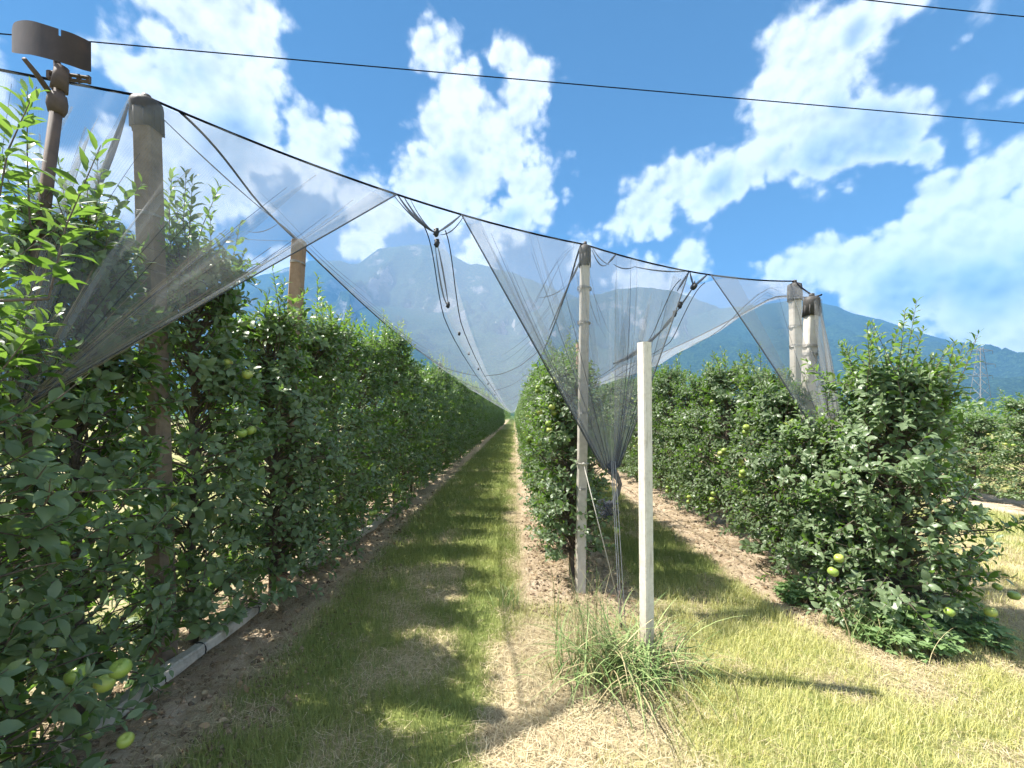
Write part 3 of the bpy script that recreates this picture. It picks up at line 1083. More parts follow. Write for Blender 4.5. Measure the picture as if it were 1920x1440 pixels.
# --- pole with the dark curved vane
V0 = P3(70, 490, 2.0)
v_top = P3(113, 150, 2.0)
vb = Vector((-2.36, 2.0, 0))
vp = thing('vane_pole', vb, 'thin rusty pipe with a dark curved sheet vane on top at the far left', 'pole')
mb = MB()
mb.tube([vb - Vector((0, 0, 0.1)), vb + (V0 - vb) * 0.6, V0, v_top], [0.026, 0.026, 0.025, 0.022], 12)
mb.build('pole', MAT['rust'], vp, True)
mb = MB()
ax = (v_top - V0).normalized()
mb.tube([v_top - ax * 0.16, v_top - ax * 0.13, v_top - ax * 0.10, v_top - ax * 0.07], [0.028, 0.037, 0.037, 0.030], 12)
mb.tube([v_top - ax * 0.05, v_top + ax * 0.06], [0.032, 0.026], 10)
mb.build('collar', MAT['rust'], vp, True)
mb = MB()
e1 = P3(168, 150, 2.06)
c1 = P3(90, 140, 2.0)
for dz in (0.014, -0.014):
    mb.tube([c1 + Vector((0, 0, dz)), e1 + Vector((0, 0, dz * 0.7))], 0.008, 6)
for i in range(5):
    p = c1 + (e1 - c1) * (0.02 + 0.24 * i)
    mb.box(p, (0.014, 0.012, 0.036))
mb.tube([v_top, P3(107, 116, 2.0)], [0.02, 0.013], 8)
mb.tube([P3(107, 118, 2.0), P3(111, 95, 2.0)], 0.004, 6)
mb.build('bracket', MAT['rust'], vp)
mb = MB()
mb.tube([P3(102, 186, 2.0), P3(68, 138, 1.92), P3(45, 110, 1.86)], [0.012, 0.011, 0.009], 8)
mb.build('strut', MAT['rust'], vp, True)
# the vane: a bent metal sheet with a slit in its upper edge and a tab on the rod below
EDGE = [(22, 56, 98, 2.21), (26, 43, 99, 2.12), (40, 38, 101, 2.04), (60, 39, 103, 1.99), (85, 46, 109, 1.96), (110, 54, 116, 1.95), (135, 62, 124, 1.96), (155, 71, 131, 1.98), (171, 79, 135, 2.01)]


def catmull(rows, k):
    out_ = []
    rows = [np.array(r_, dtype=float) for r_ in rows]
    for i in range(len(rows) - 1):
        p0, p1, p2, p3 = rows[max(0, i - 1)], rows[i], rows[i + 1], rows[min(len(rows) - 1, i + 2)]
        for q in range(k):
            t = q / k
            out_.append(0.5 * (2 * p1 + (p2 - p0) * t + (2 * p0 - 5 * p1 + 4 * p2 - p3) * t * t + (3 * p1 - p0 - 3 * p2 + p3) * t ** 3))
    return out_ + [rows[-1]]


cols = catmull(EDGE, 6)
nc_, nv = len(cols), 5
th = 0.005
slit = min(range(nc_), key=lambda i: abs(cols[i][0] - 108))
mb = MB()
for side in (0, 1):
    for (cx_, uy, ly, dp) in cols:
        a = P3(cx_, uy, dp + th * side)
        c = P3(cx_, ly, dp + 0.02 + th * side)
        for j in range(nv + 1):
            mb.v.append(tuple(a + (c - a) * (j / nv)))
ns = nc_ * (nv + 1)
for i in range(nc_ - 1):
    for j in range(nv):
        if i == slit and j < 1:
            continue
        k = i * (nv + 1) + j
        mb.f.append((k, k + 1, k + nv + 2, k + nv + 1))
        mb.f.append((ns + k, ns + k + nv + 1, ns + k + nv + 2, ns + k + 1))
n_main = len(mb.f)
for i in range(nc_ - 1):
    k = i * (nv + 1)
    if i != slit:
        mb.f.append((k, k + nv + 1, ns + k + nv + 1, ns + k))
    k += nv
    mb.f.append((k, ns + k, ns + k + nv + 1, k + nv + 1))
for i in (0, nc_ - 1):
    for j in range(nv):
        k = i * (nv + 1) + j
        mb.f.append((k, ns + k, ns + k + 1, k + 1))
vo_ = mb.build('vane', MAT['vane'], vp)


# --- fallen poles lying under the left row
def fallen(a, b2, r, label, bands):
    a, b2 = Vector(a), Vector(b2)
    t = thing('fallen_pole', ((a + b2) / 2), label, 'pole', 'grey poles lying under the left row')
    mb = MB()
    n = 12
    rng = random.Random(int(a.y * 100))
    pts = [a + (b2 - a) * (i / n) + Vector((rng.uniform(-0.006, 0.006), 0, rng.uniform(-0.004, 0.006))) for i in range(n + 1)]
    mb.tube(pts, [r * rng.uniform(0.88, 1.1) * (1.08 - 0.16 * i / n) for i in range(n + 1)], prof=SQ)
    mb.build('shaft', MAT['pole_wood'], t)
    for f in bands:
        mb = MB()
        ring(mb, a + (b2 - a) * f, r * 1.1, 0.004, b2 - a)
        mb.build('wire_band', MAT['black'], t)


fallen((-2.10, 1.98, 0.05), (-2.02, 3.42, 0.09), 0.039, 'long grey pole lying in front, nearest of the fallen poles under the left row', (0.35, 0.56, 0.93))
fallen((-2.13, 4.22, 0.07), (-1.96, 6.0, 0.05), 0.042, 'second grey fallen pole under the left row, its near end lit by the sun', (0.25, 0.6))
fallen((-2.0, 6.1, 0.05), (-1.95, 7.5, 0.05), 0.040, 'farthest of the grey fallen poles under the left row', (0.5,))

# ------------------------------------------------------------------ cables
def sagline(a, b2, sag, n=14):
    a, b2 = Vector(a), Vector(b2)
    return [a + (b2 - a) * (i / n) - Vector((0, 0, sag * 4 * (i / n) * (1 - i / n))) for i in range(n + 1)]


LL_ = Vector((-4.9, 1.4, 3.42))
CABLE = [sagline(LL_, L_TOP + Vector((0, 0, 0.05)), 0.03), sagline(L_TOP + Vector((0, 0, 0.05)), C_TOP + Vector((0, 0, 0.035)), 0.10),
         sagline(C_TOP + Vector((0, 0, 0.035)), R1 + Vector((0, 0, 0.05)), 0.085), sagline(R1 + Vector((0, 0, 0.05)), R2 + Vector((0.0, 0, 0.05)), 0.01)]
mb = MB()
mb.tube(CABLE[0] + CABLE[1][1:] + CABLE[2][1:] + CABLE[3][1:], 0.0075, 6)
tag(mb.build('end_cable', MAT['cable'], None, True), 'dark cable strung along the tops of the end posts carrying the nets', 'cable')


def cable_pt(seg, f):
    L = CABLE[seg]
    x = f * (len(L) - 1)
    i = min(len(L) - 2, int(x))
    return L[i] + (L[i + 1] - L[i]) * (x - i)


def cable_px(seg, px):
    """point of the cable whose direction from the camera is that of a photo column"""
    best = min((abs(VX + F * cable_pt(seg, i / 400).x / cable_pt(seg, i / 400).y - px), i) for i in range(401))
    return cable_pt(seg, best[1] / 400)


def power(a, b2, r, label):
    a, b2 = Vector(a), Vector(b2)
    d = b2 - a
    mb = MB()
    mb.tube(sagline(a - d * 2, b2 + d * 2, 0.15, 40), r, 6)
    tag(mb.build('power_line', MAT['cable'], None, True), label, 'power line')


power(at(0, 49, 8.1), at(1920, 220, 10.6), 0.011, 'long dark overhead power line crossing the whole sky above the nets')
power(at(1705, -3, 9.6), at(1920, 20, 10.4), 0.011, 'short stretch of overhead power line cutting the upper right corner')
mb = MB()
mb.tube(sagline(P3(430, 447, 4.0), P3(553, 452, 4.14), 0.004), 0.002, 5)
mb.tube([P3(553, 452, 4.14), (-2.12, 12.0, 2.95)], 0.002, 5)
tag(mb.build('trellis_wire', MAT['steel'], None), 'thin trellis wire tied to the top of the leaning brown post', 'wire')

# ------------------------------------------------------------------ hail nets
POSTS_Y = [12.0 + 8.0 * i for i in range(13)]


def interp_chain(y, ys_, zs_, sag=0.12):
    z = np.interp(y, ys_, zs_)
    for a, b2 in zip(ys_[:-1], ys_[1:]):
        u = np.clip((y - a) / (b2 - a), 0, 1)
        z = z - np.where((y > a) & (y < b2), sag * min(1.0, (b2 - a) / 6) * 4 * u * (1 - u), 0)
    return z


RID = {
    'L': (XL, [2.66, 4.16] + POSTS_Y, [L_TOP.z, P3(561, 452, 4.16).z + 0.02, 3.05] + [3.08] * 12),
    'C': (XC, [3.85] + POSTS_Y, [C_TOP.z] + [3.02] * 13),
    'R': (3.0, [4.6] + POSTS_Y, [R1.z] + [2.98] * 13),
}


def valley(i, y):
    """(x, z) of the low line where two nets are clipped together"""
    if i == 1:
        c = P3(818, 441, 3.35)
        x = np.interp(y, [3.35, 3.84, 4.57, 5.65, 8, 24, 110], [c.x, -0.61, -0.605, -0.61, -0.63, -0.68, -0.75])
        z = np.interp(y, [3.35, 3.5, 3.84, 4.57, 5.65, 8, 24, 110], [c.z, 2.86, 2.60, 2.47, 2.39, 2.31, 2.12, 2.05])
    else:
        c = P3(1300, 538, 4.18)
        x = np.interp(y, [4.18, 5.0, 8, 110], [c.x, 1.72, 1.75, 1.75])
        z = np.interp(y, [4.18, 4.5, 5.2, 8, 24, 110], [c.z, 2.62, 2.45, 2.3, 2.15, 2.1])
    return x, z


def cable_z_at(x):
    pts = [p for s in CABLE for p in s]
    xs_ = np.array([p.x for p in pts])
    return np.interp(x, xs_, [p.z for p in pts]), np.interp(x, xs_, [p.y for p in pts])


def roof_half(name, parent, rid, vi, seed):
    xr, ry_, rz_ = RID[rid]
    nt_, ns = 18, 90
    tmax = 1.07 if vi == 1 else 1.005
    T = np.linspace(0, tmax, nt_)          # past 1: the overlap where the two nets are clipped
    S = np.linspace(0, 1, ns) ** 3
    vx0, vz0 = valley(vi, np.array(3.35 if vi == 1 else 4.18))
    V = np.zeros((ns, nt_, 3))
    for a, t in enumerate(T):
        tt = min(t, 1.0)
        xf = xr + (vx0 - xr) * tt
        zc, yc = cable_z_at(xf)
        drop = (zc - vz0) * np.clip((tt - 0.62) / 0.38, 0, 1) ** 1.5
        y = yc + (110 - yc) * S
        zr = interp_chain(y, ry_, rz_)
        vx, vz = valley(vi, y)
        x = xr + (vx - xr) * t
        z = zr + (vz - zr) * tt - 0.16 * np.sin(np.pi * tt) ** 1.2 + (t - tt) * 1.6
        k = sstep(0, 0.9, y - yc)
        z = (zc - drop) * (1 - k) + z * k
        x = xf * (1 - k) + x * k + (t - tt) * (vx - xr) * (1 - k) * 0.3
        rip = (fbm(y, np.full_like(y, t * 2), 1.3, seed) - 0.5) * 0.07 * np.sin(np.pi * tt) * k
        seam = -0.03 * np.exp(-((y % 2.0 - 1.0) / 0.12) ** 2) * np.sin(np.pi * tt) * k
        V[:, a] = np.stack([x, y, z + rip + seam], -1)
    mb = MB()
    mb.v = [tuple(p) for p in V.reshape(-1, 3)]
    mb.f = [(j * nt_ + i, j * nt_ + i + 1, (j + 1) * nt_ + i + 1, (j + 1) * nt_ + i) for j in range(ns - 1) for i in range(nt_ - 1)]
    mb.uv = [(p[1], (p[0] - xr) * 1.2) for p in mb.v]
    mb.build(name, MAT['net'], parent, True)
    # hem cords: ridge, valley
    for col, nm, r in ((0, 'ridge_cord', 0.009), (nt_ - 3, 'hem_cord', 0.0045)):
        mb = MB()
        mb.tube([tuple(V[j, col]) for j in range(ns)], r, 5)
        mb.build(nm, MAT['cable'], parent, True)
    # cross seams at the post bays
    for yy in [4.3, 8.0] + POSTS_Y[:6]:
        mb = MB()
        pts = []
        for a in range(nt_ - 2):
            col = V[:, a]
            if yy < col[0, 1]:
                continue
            pts.append((np.interp(yy, col[:, 1], col[:, 0]), yy, np.interp(yy, col[:, 1], col[:, 2])))
        if len(pts) > 3 and yy > 6:
            mb.tube(pts, 0.006, 5)
            mb.build('cross_cord', MAT['net_bundle'], parent)
    # taut crease lines fanning from the ridge
    rng = random.Random(seed)
    mb = MB()
    for q in range(14):
        y0 = 3.2 + q * 0.42 + rng.uniform(-0.1, 0.1)
        t0 = rng.uniform(0.02, 0.12)
        L_ = rng.uniform(0.25, 0.6)
        y0 = max(V[0, :, 1].max() + 0.05, y0)
        pts = []
        for u in np.linspace(0, 1, 9):
            tq = t0 + L_ * u
            yq = y0 + 0.9 * u
            a = min(nt_ - 2, int(tq / tmax * (nt_ - 1)))
            fr = tq / tmax * (nt_ - 1) - a
            p = []
            for dim in (0, 2):
                p.append((1 - fr) * np.interp(yq, V[:, a, 1], V[:, a, dim]) + fr * np.interp(yq, V[:, a + 1, 1], V[:, a + 1, dim]))
            pts.append((p[0], yq, p[1] - 0.003))
        mb.tube(pts, [0.0008 + 0.0016 * math.sin(math.pi * i / 8) for i in range(9)], 4)
    mb.build('crease', MAT['net_fold'], parent)
    return V


flap_last = []


def flap(parent, tops, apex, apex_dir, nf, seed, bulge=0.0, sagz=0.1, folds=8, hemr=0.008, hemk=0.45, gmax=2.2):
    """gable flap of the net: hangs from points along the cable and is gathered to an apex"""
    rng = random.Random(seed)
    n, mv = nf, 22
    apex = Vector(apex)
    ad = Vector(apex_dir)
    V = []
    for j in range(mv):
        v = j / (mv - 1)
        rowp = []
        for i in range(n):
            u = i / (n - 1)
            x = u * (len(tops) - 1)
            k = min(len(tops) - 2, int(x))
            a = tops[k] + (tops[k + 1] - tops[k]) * (x - k)
            e = apex + ad * (u - 0.5)
            vv = v
            p = a + (e - a) * vv
            p.z -= sagz * math.sin(math.pi * vv) * (0.3 + 0.7 * math.sin(math.pi * u))
            amp = 0.045 * math.sin(math.pi * min(1, vv * 1.05)) + 0.012
            p.y += amp * math.sin(u * n * 0.9 + seed + 2.0 * math.sin(u * 7 + seed)) - bulge * math.sin(math.pi * vv) * math.sin(math.pi * u)
            p.x += 0.02 * math.sin(u * 31 + seed) * math.sin(math.pi * vv)
            rowp.append(p)
        V.append(rowp)
    mb = MB()
    mb.v = [tuple(p) for r_ in V for p in r_]
    mb.f = [(j * n + i, j * n + i + 1, (j + 1) * n + i + 1, (j + 1) * n + i) for j in range(mv - 1) for i in range(n - 1)]
    W = (tops[-1] - tops[0]).length
    Hh = (apex - tops[0]).length
    mb.uv = [(i / (n - 1) * W, j / (mv - 1) * Hh) for j in range(mv) for i in range(n)]
    fo = mb.build('end_flap', MAT['net_flap'], parent, True)
    ga_ = fo.data.attributes.new('gather', 'FLOAT', 'POINT')
    ga_.data.foreach_set('value', [min(gmax, 0.28 / (1.04 - j / (mv - 1)) - 0.27) for j in range(mv) for i in range(n)])
    flap_last[:] = [V]
    # gathered hems on both edges: a dark cord with a strip of doubled net
    for i, ii in ((0, 3), (n - 1, n - 4)):
        mb = MB()
        mb.tube([V[j][i] for j in range(mv)], [hemr * (0.8 + hemk * j / mv) for j in range(mv)], 6)
        mb.build('hem_cord', MAT['net_bundle'], parent, True)
        mb = MB()
        s = 1 if ii > i else -1
        ids = [i + s * q for q in range(4)]
        mb.v = [tuple(V[j][q] - Vector((0, 0.006, 0))) for j in range(mv) for q in ids]
        mb.f = [(j * 4 + q, j * 4 + q + 1, (j + 1) * 4 + q + 1, (j + 1) * 4 + q) for j in range(mv - 1) for q in range(3)]
        mb.uv = [(q * 0.1, j * 0.1) for j in range(mv) for q in range(4)]
        mb.build('doubled_hem', MAT['net_flap'], parent, True)
    mb = MB()
    mb.uv = []
    for q in range(folds):
        u0 = rng.uniform(0.04, 0.96)
        wd = rng.uniform(0.012, 0.03)
        j0 = rng.randrange(0, 5)
        dr = rng.uniform(-0.06, 0.06)
        k0 = len(mb.v)
        rows_ = range(j0, mv)
        for j in rows_:
            for e_ in (-1, 0, 1):
                uu = min(0.999, max(0.0, u0 + dr * j / mv + wd * e_ * (0.5 + 0.9 * j / mv) * min(1.0, (j - j0) / 6.0))) * (n - 1)
                i_ = int(uu)
                p = V[j][i_] + (V[j][min(n - 1, i_ + 1)] - V[j][i_]) * (uu - i_)
                mb.v.append((p.x, p.y - 0.006 - 0.012 * (e_ == 0), p.z))
                mb.uv.append((uu * 0.03, j * 0.1))
        for a_ in range(len(rows_) - 1):
            for b_ in range(2):
                mb.f.append((k0 + a_ * 3 + b_, k0 + a_ * 3 + b_ + 1, k0 + a_ * 3 + b_ + 4, k0 + a_ * 3 + b_ + 3))
    mb.build('pleat', MAT['net_flap'], parent, True)
    for q in range(folds):
        i = rng.randrange(2, n - 2)
        j0 = rng.randrange(0, mv // 2)
        mb = MB()
        pts = [V[j][i] - Vector((0, 0.004, 0)) for j in range(j0, mv)]
        mb.tube(pts, [0.0012 + 0.0035 * (k / len(pts)) for k in range(len(pts))], 4)
        mb.build('fold', MAT['net_fold'], parent)
    return V


def clip(parent, p, s=1.0, tilt=0.0):
    mb = MB()
    mb.sphere(p, (0.017 * s, 0.014 * s, 0.026 * s), 10, 6)
    mb.box(Vector(p) + Vector((0, 0, 0.022 * s)), (0.030 * s, 0.012 * s, 0.016 * s))
    mb.tube([Vector(p) + Vector((-0.02 * s, 0, -0.01)), Vector(p) + Vector((0.02 * s, 0, 0.01))], 0.005 * s, 6)
    mb.build('clip', MAT['black'], parent, True)


def strand(parent, a, b2, r0, sag=0.0, mat='net_bundle', name='gather', mid=1.0):
    mb = MB()
    pts = sagline(a, b2, sag, 12)
    mb.tube(pts, [r0 * (0.7 + mid * math.sin(math.pi * i / 12)) for i in range(13)], 6)
    mb.build(name, MAT[mat], parent, True)


# left row's net
NL = thing('hail_net', (XL, 2.66, 0), 'hail net of the left row, sagging from the tall capped post', 'net')
VL = roof_half('roof_sheet', NL, 'L', 1, 3)
A_l = cable_px(1, 745)
apexL = P3(30, 792, 1.72)
topsL = [cable_pt(0, 0.72), cable_pt(0, 0.9), L_TOP + Vector((0.0, -0.06, 0.0)), cable_pt(1, 0.15), cable_pt(1, 0.35), A_l]
flap(NL, topsL, apexL, (0.02, 0.05, 0.16), 46, 4, 0.12, 0.10, 9, 0.007, -0.55, 0.9)
# the gathered threads glinting over the foliage
rg = random.Random(21)
mb = MB()
VF = flap_last[0]
for q in range(46):
    i = rg.randrange(4, 44)
    j0 = rg.randrange(8, 14)
    off = Vector((rg.uniform(-0.012, 0.012), -0.012, rg.uniform(-0.02, 0.02)))
    mb.tube([VF[j][i] + off for j in range(j0, 22)], [0.0006 + 0.0011 * rg.random()] * (22 - j0), 4)
mb.build('gathered_thread', MAT['tan_thread'], NL)
c1 = P3(818, 437, 3.35)
for (a, r) in ((cable_px(1, 745), 0.006), (cable_px(1, 757), 0.005), (cable_px(1, 770), 0.0025), (cable_px(1, 735), 0.003)):
    strand(NL, a, c1, r, 0.04)
clip(NL, c1, 1.25)
clip(NL, P3(819, 457, 3.36), 1.2)
for (px, py, Y) in ((840, 573, 3.84), (861, 626, 4.57), (879, 663, 5.65), (897, 692, 7.0), (915, 720, 9.5), (928, 740, 13.5)):
    clip(NL, P3(px, py, Y), 1.0 if Y < 4 else 0.8)
strand(NL, P3(816, 462, 3.36), P3(840, 573, 3.84), 0.004, 0.10)
strand(NL, P3(821, 462, 3.36), P3(841, 573, 3.84), 0.004, -0.03)
# gathers beside the post: cords looping from its cap
strand(NL, L_TOP + Vector((-0.07, -0.05, -0.03)), P3(168, 385, 2.35), 0.008, 0.03, mid=1.3)
strand(NL, L_TOP + Vector((0.06, -0.04, -0.04)), P3(515, 412, 3.6), 0.003, 0.02)
strand(NL, P3(515, 412, 3.6), P3(559, 449, 4.14), 0.006, 0.0)
strand(NL, P3(520, 420, 3.6), P3(466, 434, 3.6), 0.0022, 0.03)
for (y0, y1) in ((300, 560), (315, 585), (330, 600), (345, 640)):
    strand(NL, P3(-40, y0, 1.75), P3(330, y1 - 80, 2.5), 0.0016, 0.05, 'net_fold', 'fold', 0.3)

# middle row's net
NC = thing('hail_net', (XC, 3.85, 0), 'hail net of the middle row, gathered into a funnel beside the slim post', 'net')
roof_half('roof_sheet', NC, 'C', 1, 7)
roof_half('roof_sheet', NC, 'C', 2, 8)
A_c, B_c = cable_px(1, 866), cable_px(2, 1292)
apexC = P3(1146, 878, 3.5)
topsC = [A_c, cable_pt(1, 0.78), cable_pt(1, 0.9), C_TOP + Vector((0, -0.07, 0)), cable_pt(2, 0.12), cable_pt(2, 0.25), B_c]
flap(NC, topsC, apexC, (0.13, 0.02, 0.02), 54, 9, 0.05, 0.06, 16, 0.007)
strand(NC, A_c, c1, 0.006, 0.01)
strand(NC, A_c + Vector((0.02, 0, -0.01)), P3(826, 440, 3.35), 0.003, 0.04)
# loops of loose cord under the cable right of the post
strand(NC, C_TOP + Vector((0.06, -0.02, -0.02)), P3(1140, 494, 3.9), 0.003, 0.07)
strand(NC, P3(1140, 494, 3.9), cable_px(2, 1155), 0.006, 0.0)
strand(NC, cable_px(2, 1110), P3(1142, 496, 3.9), 0.0025, 0.03)
strand(NC, P3(1150, 495, 3.92), P3(1190, 500, 3.95), 0.003, 0.03)
strand(NC, P3(1190, 500, 3.95), cable_px(2, 1290), 0.004, 0.02)
strand(NC, C_TOP + Vector((-0.04, -0.03, -0.10)), P3(1066, 533, 3.8), 0.006, 0.01)
strand(NC, P3(1066, 533, 3.8), P3(1030, 620, 3.75), 0.004, 0.0)
strand(NC, P3(1066, 533, 3.8), P3(1010, 558, 3.78), 0.002, 0.03)
# gathered neck and loose tail below the funnel
mb = MB()
mb.tube([apexC + Vector((0.0, 0, 0.06)), apexC + Vector((0.004, 0, 0.03)), apexC + Vector((0.006, 0, 0.0)), apexC + Vector((0.004, 0, -0.02)), P3(1157, 895, 3.5), P3(1163, 908, 3.5), P3(1158, 925, 3.5), P3(1151, 940, 3.5), P3(1140, 955, 3.5)],
        [0.012, 0.034, 0.030, 0.040, 0.024, 0.017, 0.020, 0.016, 0.024], 9)
mb.tube([apexC + Vector((-0.04, -0.01, 0.03)), apexC + Vector((0.0, -0.03, -0.012)), apexC + Vector((0.05, -0.01, 0.02))], [0.012, 0.016, 0.012], 7)
mb.build('neck', MAT['net_bundle'], NC, True)
mb = MB()
rg = random.Random(4)
for q in range(16):
    c = P3(1140 + rg.uniform(-10, 12), 957 + rg.uniform(-12, 8), 3.5 + rg.uniform(-0.03, 0.03))
    mb.tube([c + Vector((rg.uniform(-0.05, 0.05), rg.uniform(-0.04, 0.04), rg.uniform(-0.05, 0.05))) for _ in range(4)], [0.004, 0.012, 0.012, 0.003], 5)
mb.build('loose_tail', MAT['net_fold'], NC, True)
c2 = P3(1301, 537, 4.15)
mb = MB()
mb.tube([c2 + Vector((-0.012, -0.004, 0.006)), c2 + Vector((0.012, 0.004, -0.006))], [0.035, 0.035], 14)
mb.tube([c2 + Vector((0, -0.02, 0.05)), c2], 0.006, 6)
mb.build('clip', MAT['black'], NC, True)
clip(NC, P3(1275, 573, 4.3), 1.3)
clip(NC, P3(1265, 589, 4.4), 1.2)
strand(NC, c2, P3(1265, 590, 4.4), 0.006, 0.0)
strand(NC, P3(1265, 590, 4.4), P3(1240, 620, 4.7), 0.012, 0.0)
strand(NC, P3(1240, 620, 4.7), P3(1150, 682, 5.4), 0.016, 0.05)
strand(NC, B_c, P3(1270, 545, 4.05), 0.006, 0.0)
strand(NC, cable_px(2, 1293), c2, 0.006, 0.01)
strand(NC, cable_px(2, 1326), c2, 0.008, 0.0)

# right row's net
NR = thing('hail_net', (3.0, 4.6, 0), 'hail net of the right row, its end slanting before the twin posts', 'net')
roof_half('roof_sheet', NR, 'R', 2, 12)
A_r = cable_px(2, 1332)
apexR = P3(1574, 872, 3.72)
topsR = [A_r, cable_pt(2, 0.9), R1 + Vector((0, -0.07, 0)), R2 + Vector((-0.03, -0.07, 0)), R2 + Vector((0.07, -0.03, -0.02))]
flap(NR, topsR, apexR, (0.10, 0.06, 0.02), 34, 15, 0.03, 0.05, 9, 0.007)
# tight curtain wrapped round the shorter post
mb = MB()
n, mv = 16, 14
for j in range(mv):
    v = j / (mv - 1)
    p = R2 + (Vector((2.84, 3.98, 1.05)) - R2) * v
    rr = 0.06 + 0.13 * math.sin(math.pi * min(1, v * 0.9)) * v
    for i in range(n):
        an = math.pi * (-0.55 + 1.05 * i / (n - 1))
        f = 1 + 0.18 * math.sin(i * 2.3 + 3 * v)
        mb.v.append((p.x + rr * f * math.cos(an) * 1.25, p.y + rr * f * math.sin(an), p.z))
mb.f = [(j * n + i, j * n + i + 1, (j + 1) * n + i + 1, (j + 1) * n + i) for j in range(mv - 1) for i in range(n - 1)]
mb.uv = [(i * 0.05, j * 0.15) for j in range(mv) for i in range(n)]
mb.build('curtain', MAT['net_flap'], NR, True)

# ------------------------------------------------------------------ anchor wires
ga = thing('anchor_wire', (0.80, 3.18, 0), 'steel anchor wires running from the tied net funnel into the ground', 'wire')
for k, dx in enumerate((0.0, 0.012, 0.03)):
    mb = MB()
    mb.tube([apexC + Vector((-0.005 + dx, -0.03, 0.06)), (0.79 + dx * 1.4, 3.2, 0.0)], 0.0035, 5)
    mb.build('wire', MAT['steel'], ga)
mb = MB()
mb.tube([(0.80, 3.17, -0.05), (0.795, 3.24, 0.22)], 0.008, 8)
ring(mb, (0.795, 3.245, 0.235), 0.02, 0.006, (1, 0, 0))
mb.build('anchor_rod', MAT['rust'], ga, True)
mb = MB()
pr = P3(1094, 870, 3.80)
mb.tube([pr, (0.885, 3.64, 0.0)], 0.004, 6)
ring(mb, pr + Vector((-0.0, 0.05, 0)), 0.055, 0.004)
mb.sphere(pr, 0.014, 8, 6)
tag(mb.build('guy_rope', MAT['rope'], None, True), 'pale rope slanting from the slim end post to the ground', 'rope')


# ------------------------------------------------------------------ grass, straw, litter
def blades_mesh(name, x, y, z, h, w, az, lean, col, mat, seg=2, curve=1.0):
    N = len(x)
    dx, dy = np.cos(az), np.sin(az)
    sx, sy = -dy, dx
    vs = []
    for s in range(seg + 1):
        t = s / seg
        hx = x + dx * h * lean * t ** (1 + curve)
        hy = y + dy * h * lean * t ** (1 + curve)
        hz = z + h * t * np.sqrt(np.maximum(0.05, 1 - (lean * t * 0.75) ** 2))
        ww = w * (1 - t) ** 0.6 * 0.5
        if s < seg:
            vs += [np.stack([hx - sx * ww, hy - sy * ww, hz], -1), np.stack([hx + sx * ww, hy + sy * ww, hz], -1)]
        else:
            vs += [np.stack([hx, hy, hz], -1)]
    K = len(vs)
    v = np.stack(vs, 1).reshape(-1, 3)
    lo, st, p = [], [], 0
    for s in range(seg):
        if s < seg - 1:
            lo += [2 * s, 2 * s + 1, 2 * s + 3, 2 * s + 2]
            st.append(p)
            p += 4
        else:
            lo += [2 * s, 2 * s + 1, 2 * s + 2]
            st.append(p)
            p += 3
    b0 = np.arange(N)
    loops = (b0[:, None] * K + np.array(lo)[None]).ravel()
    starts = (b0[:, None] * p + np.array(st)[None]).ravel()
    return np_mesh(name, v, loops, starts, mat, {'hue': np.repeat(col, K, 0)}, False)


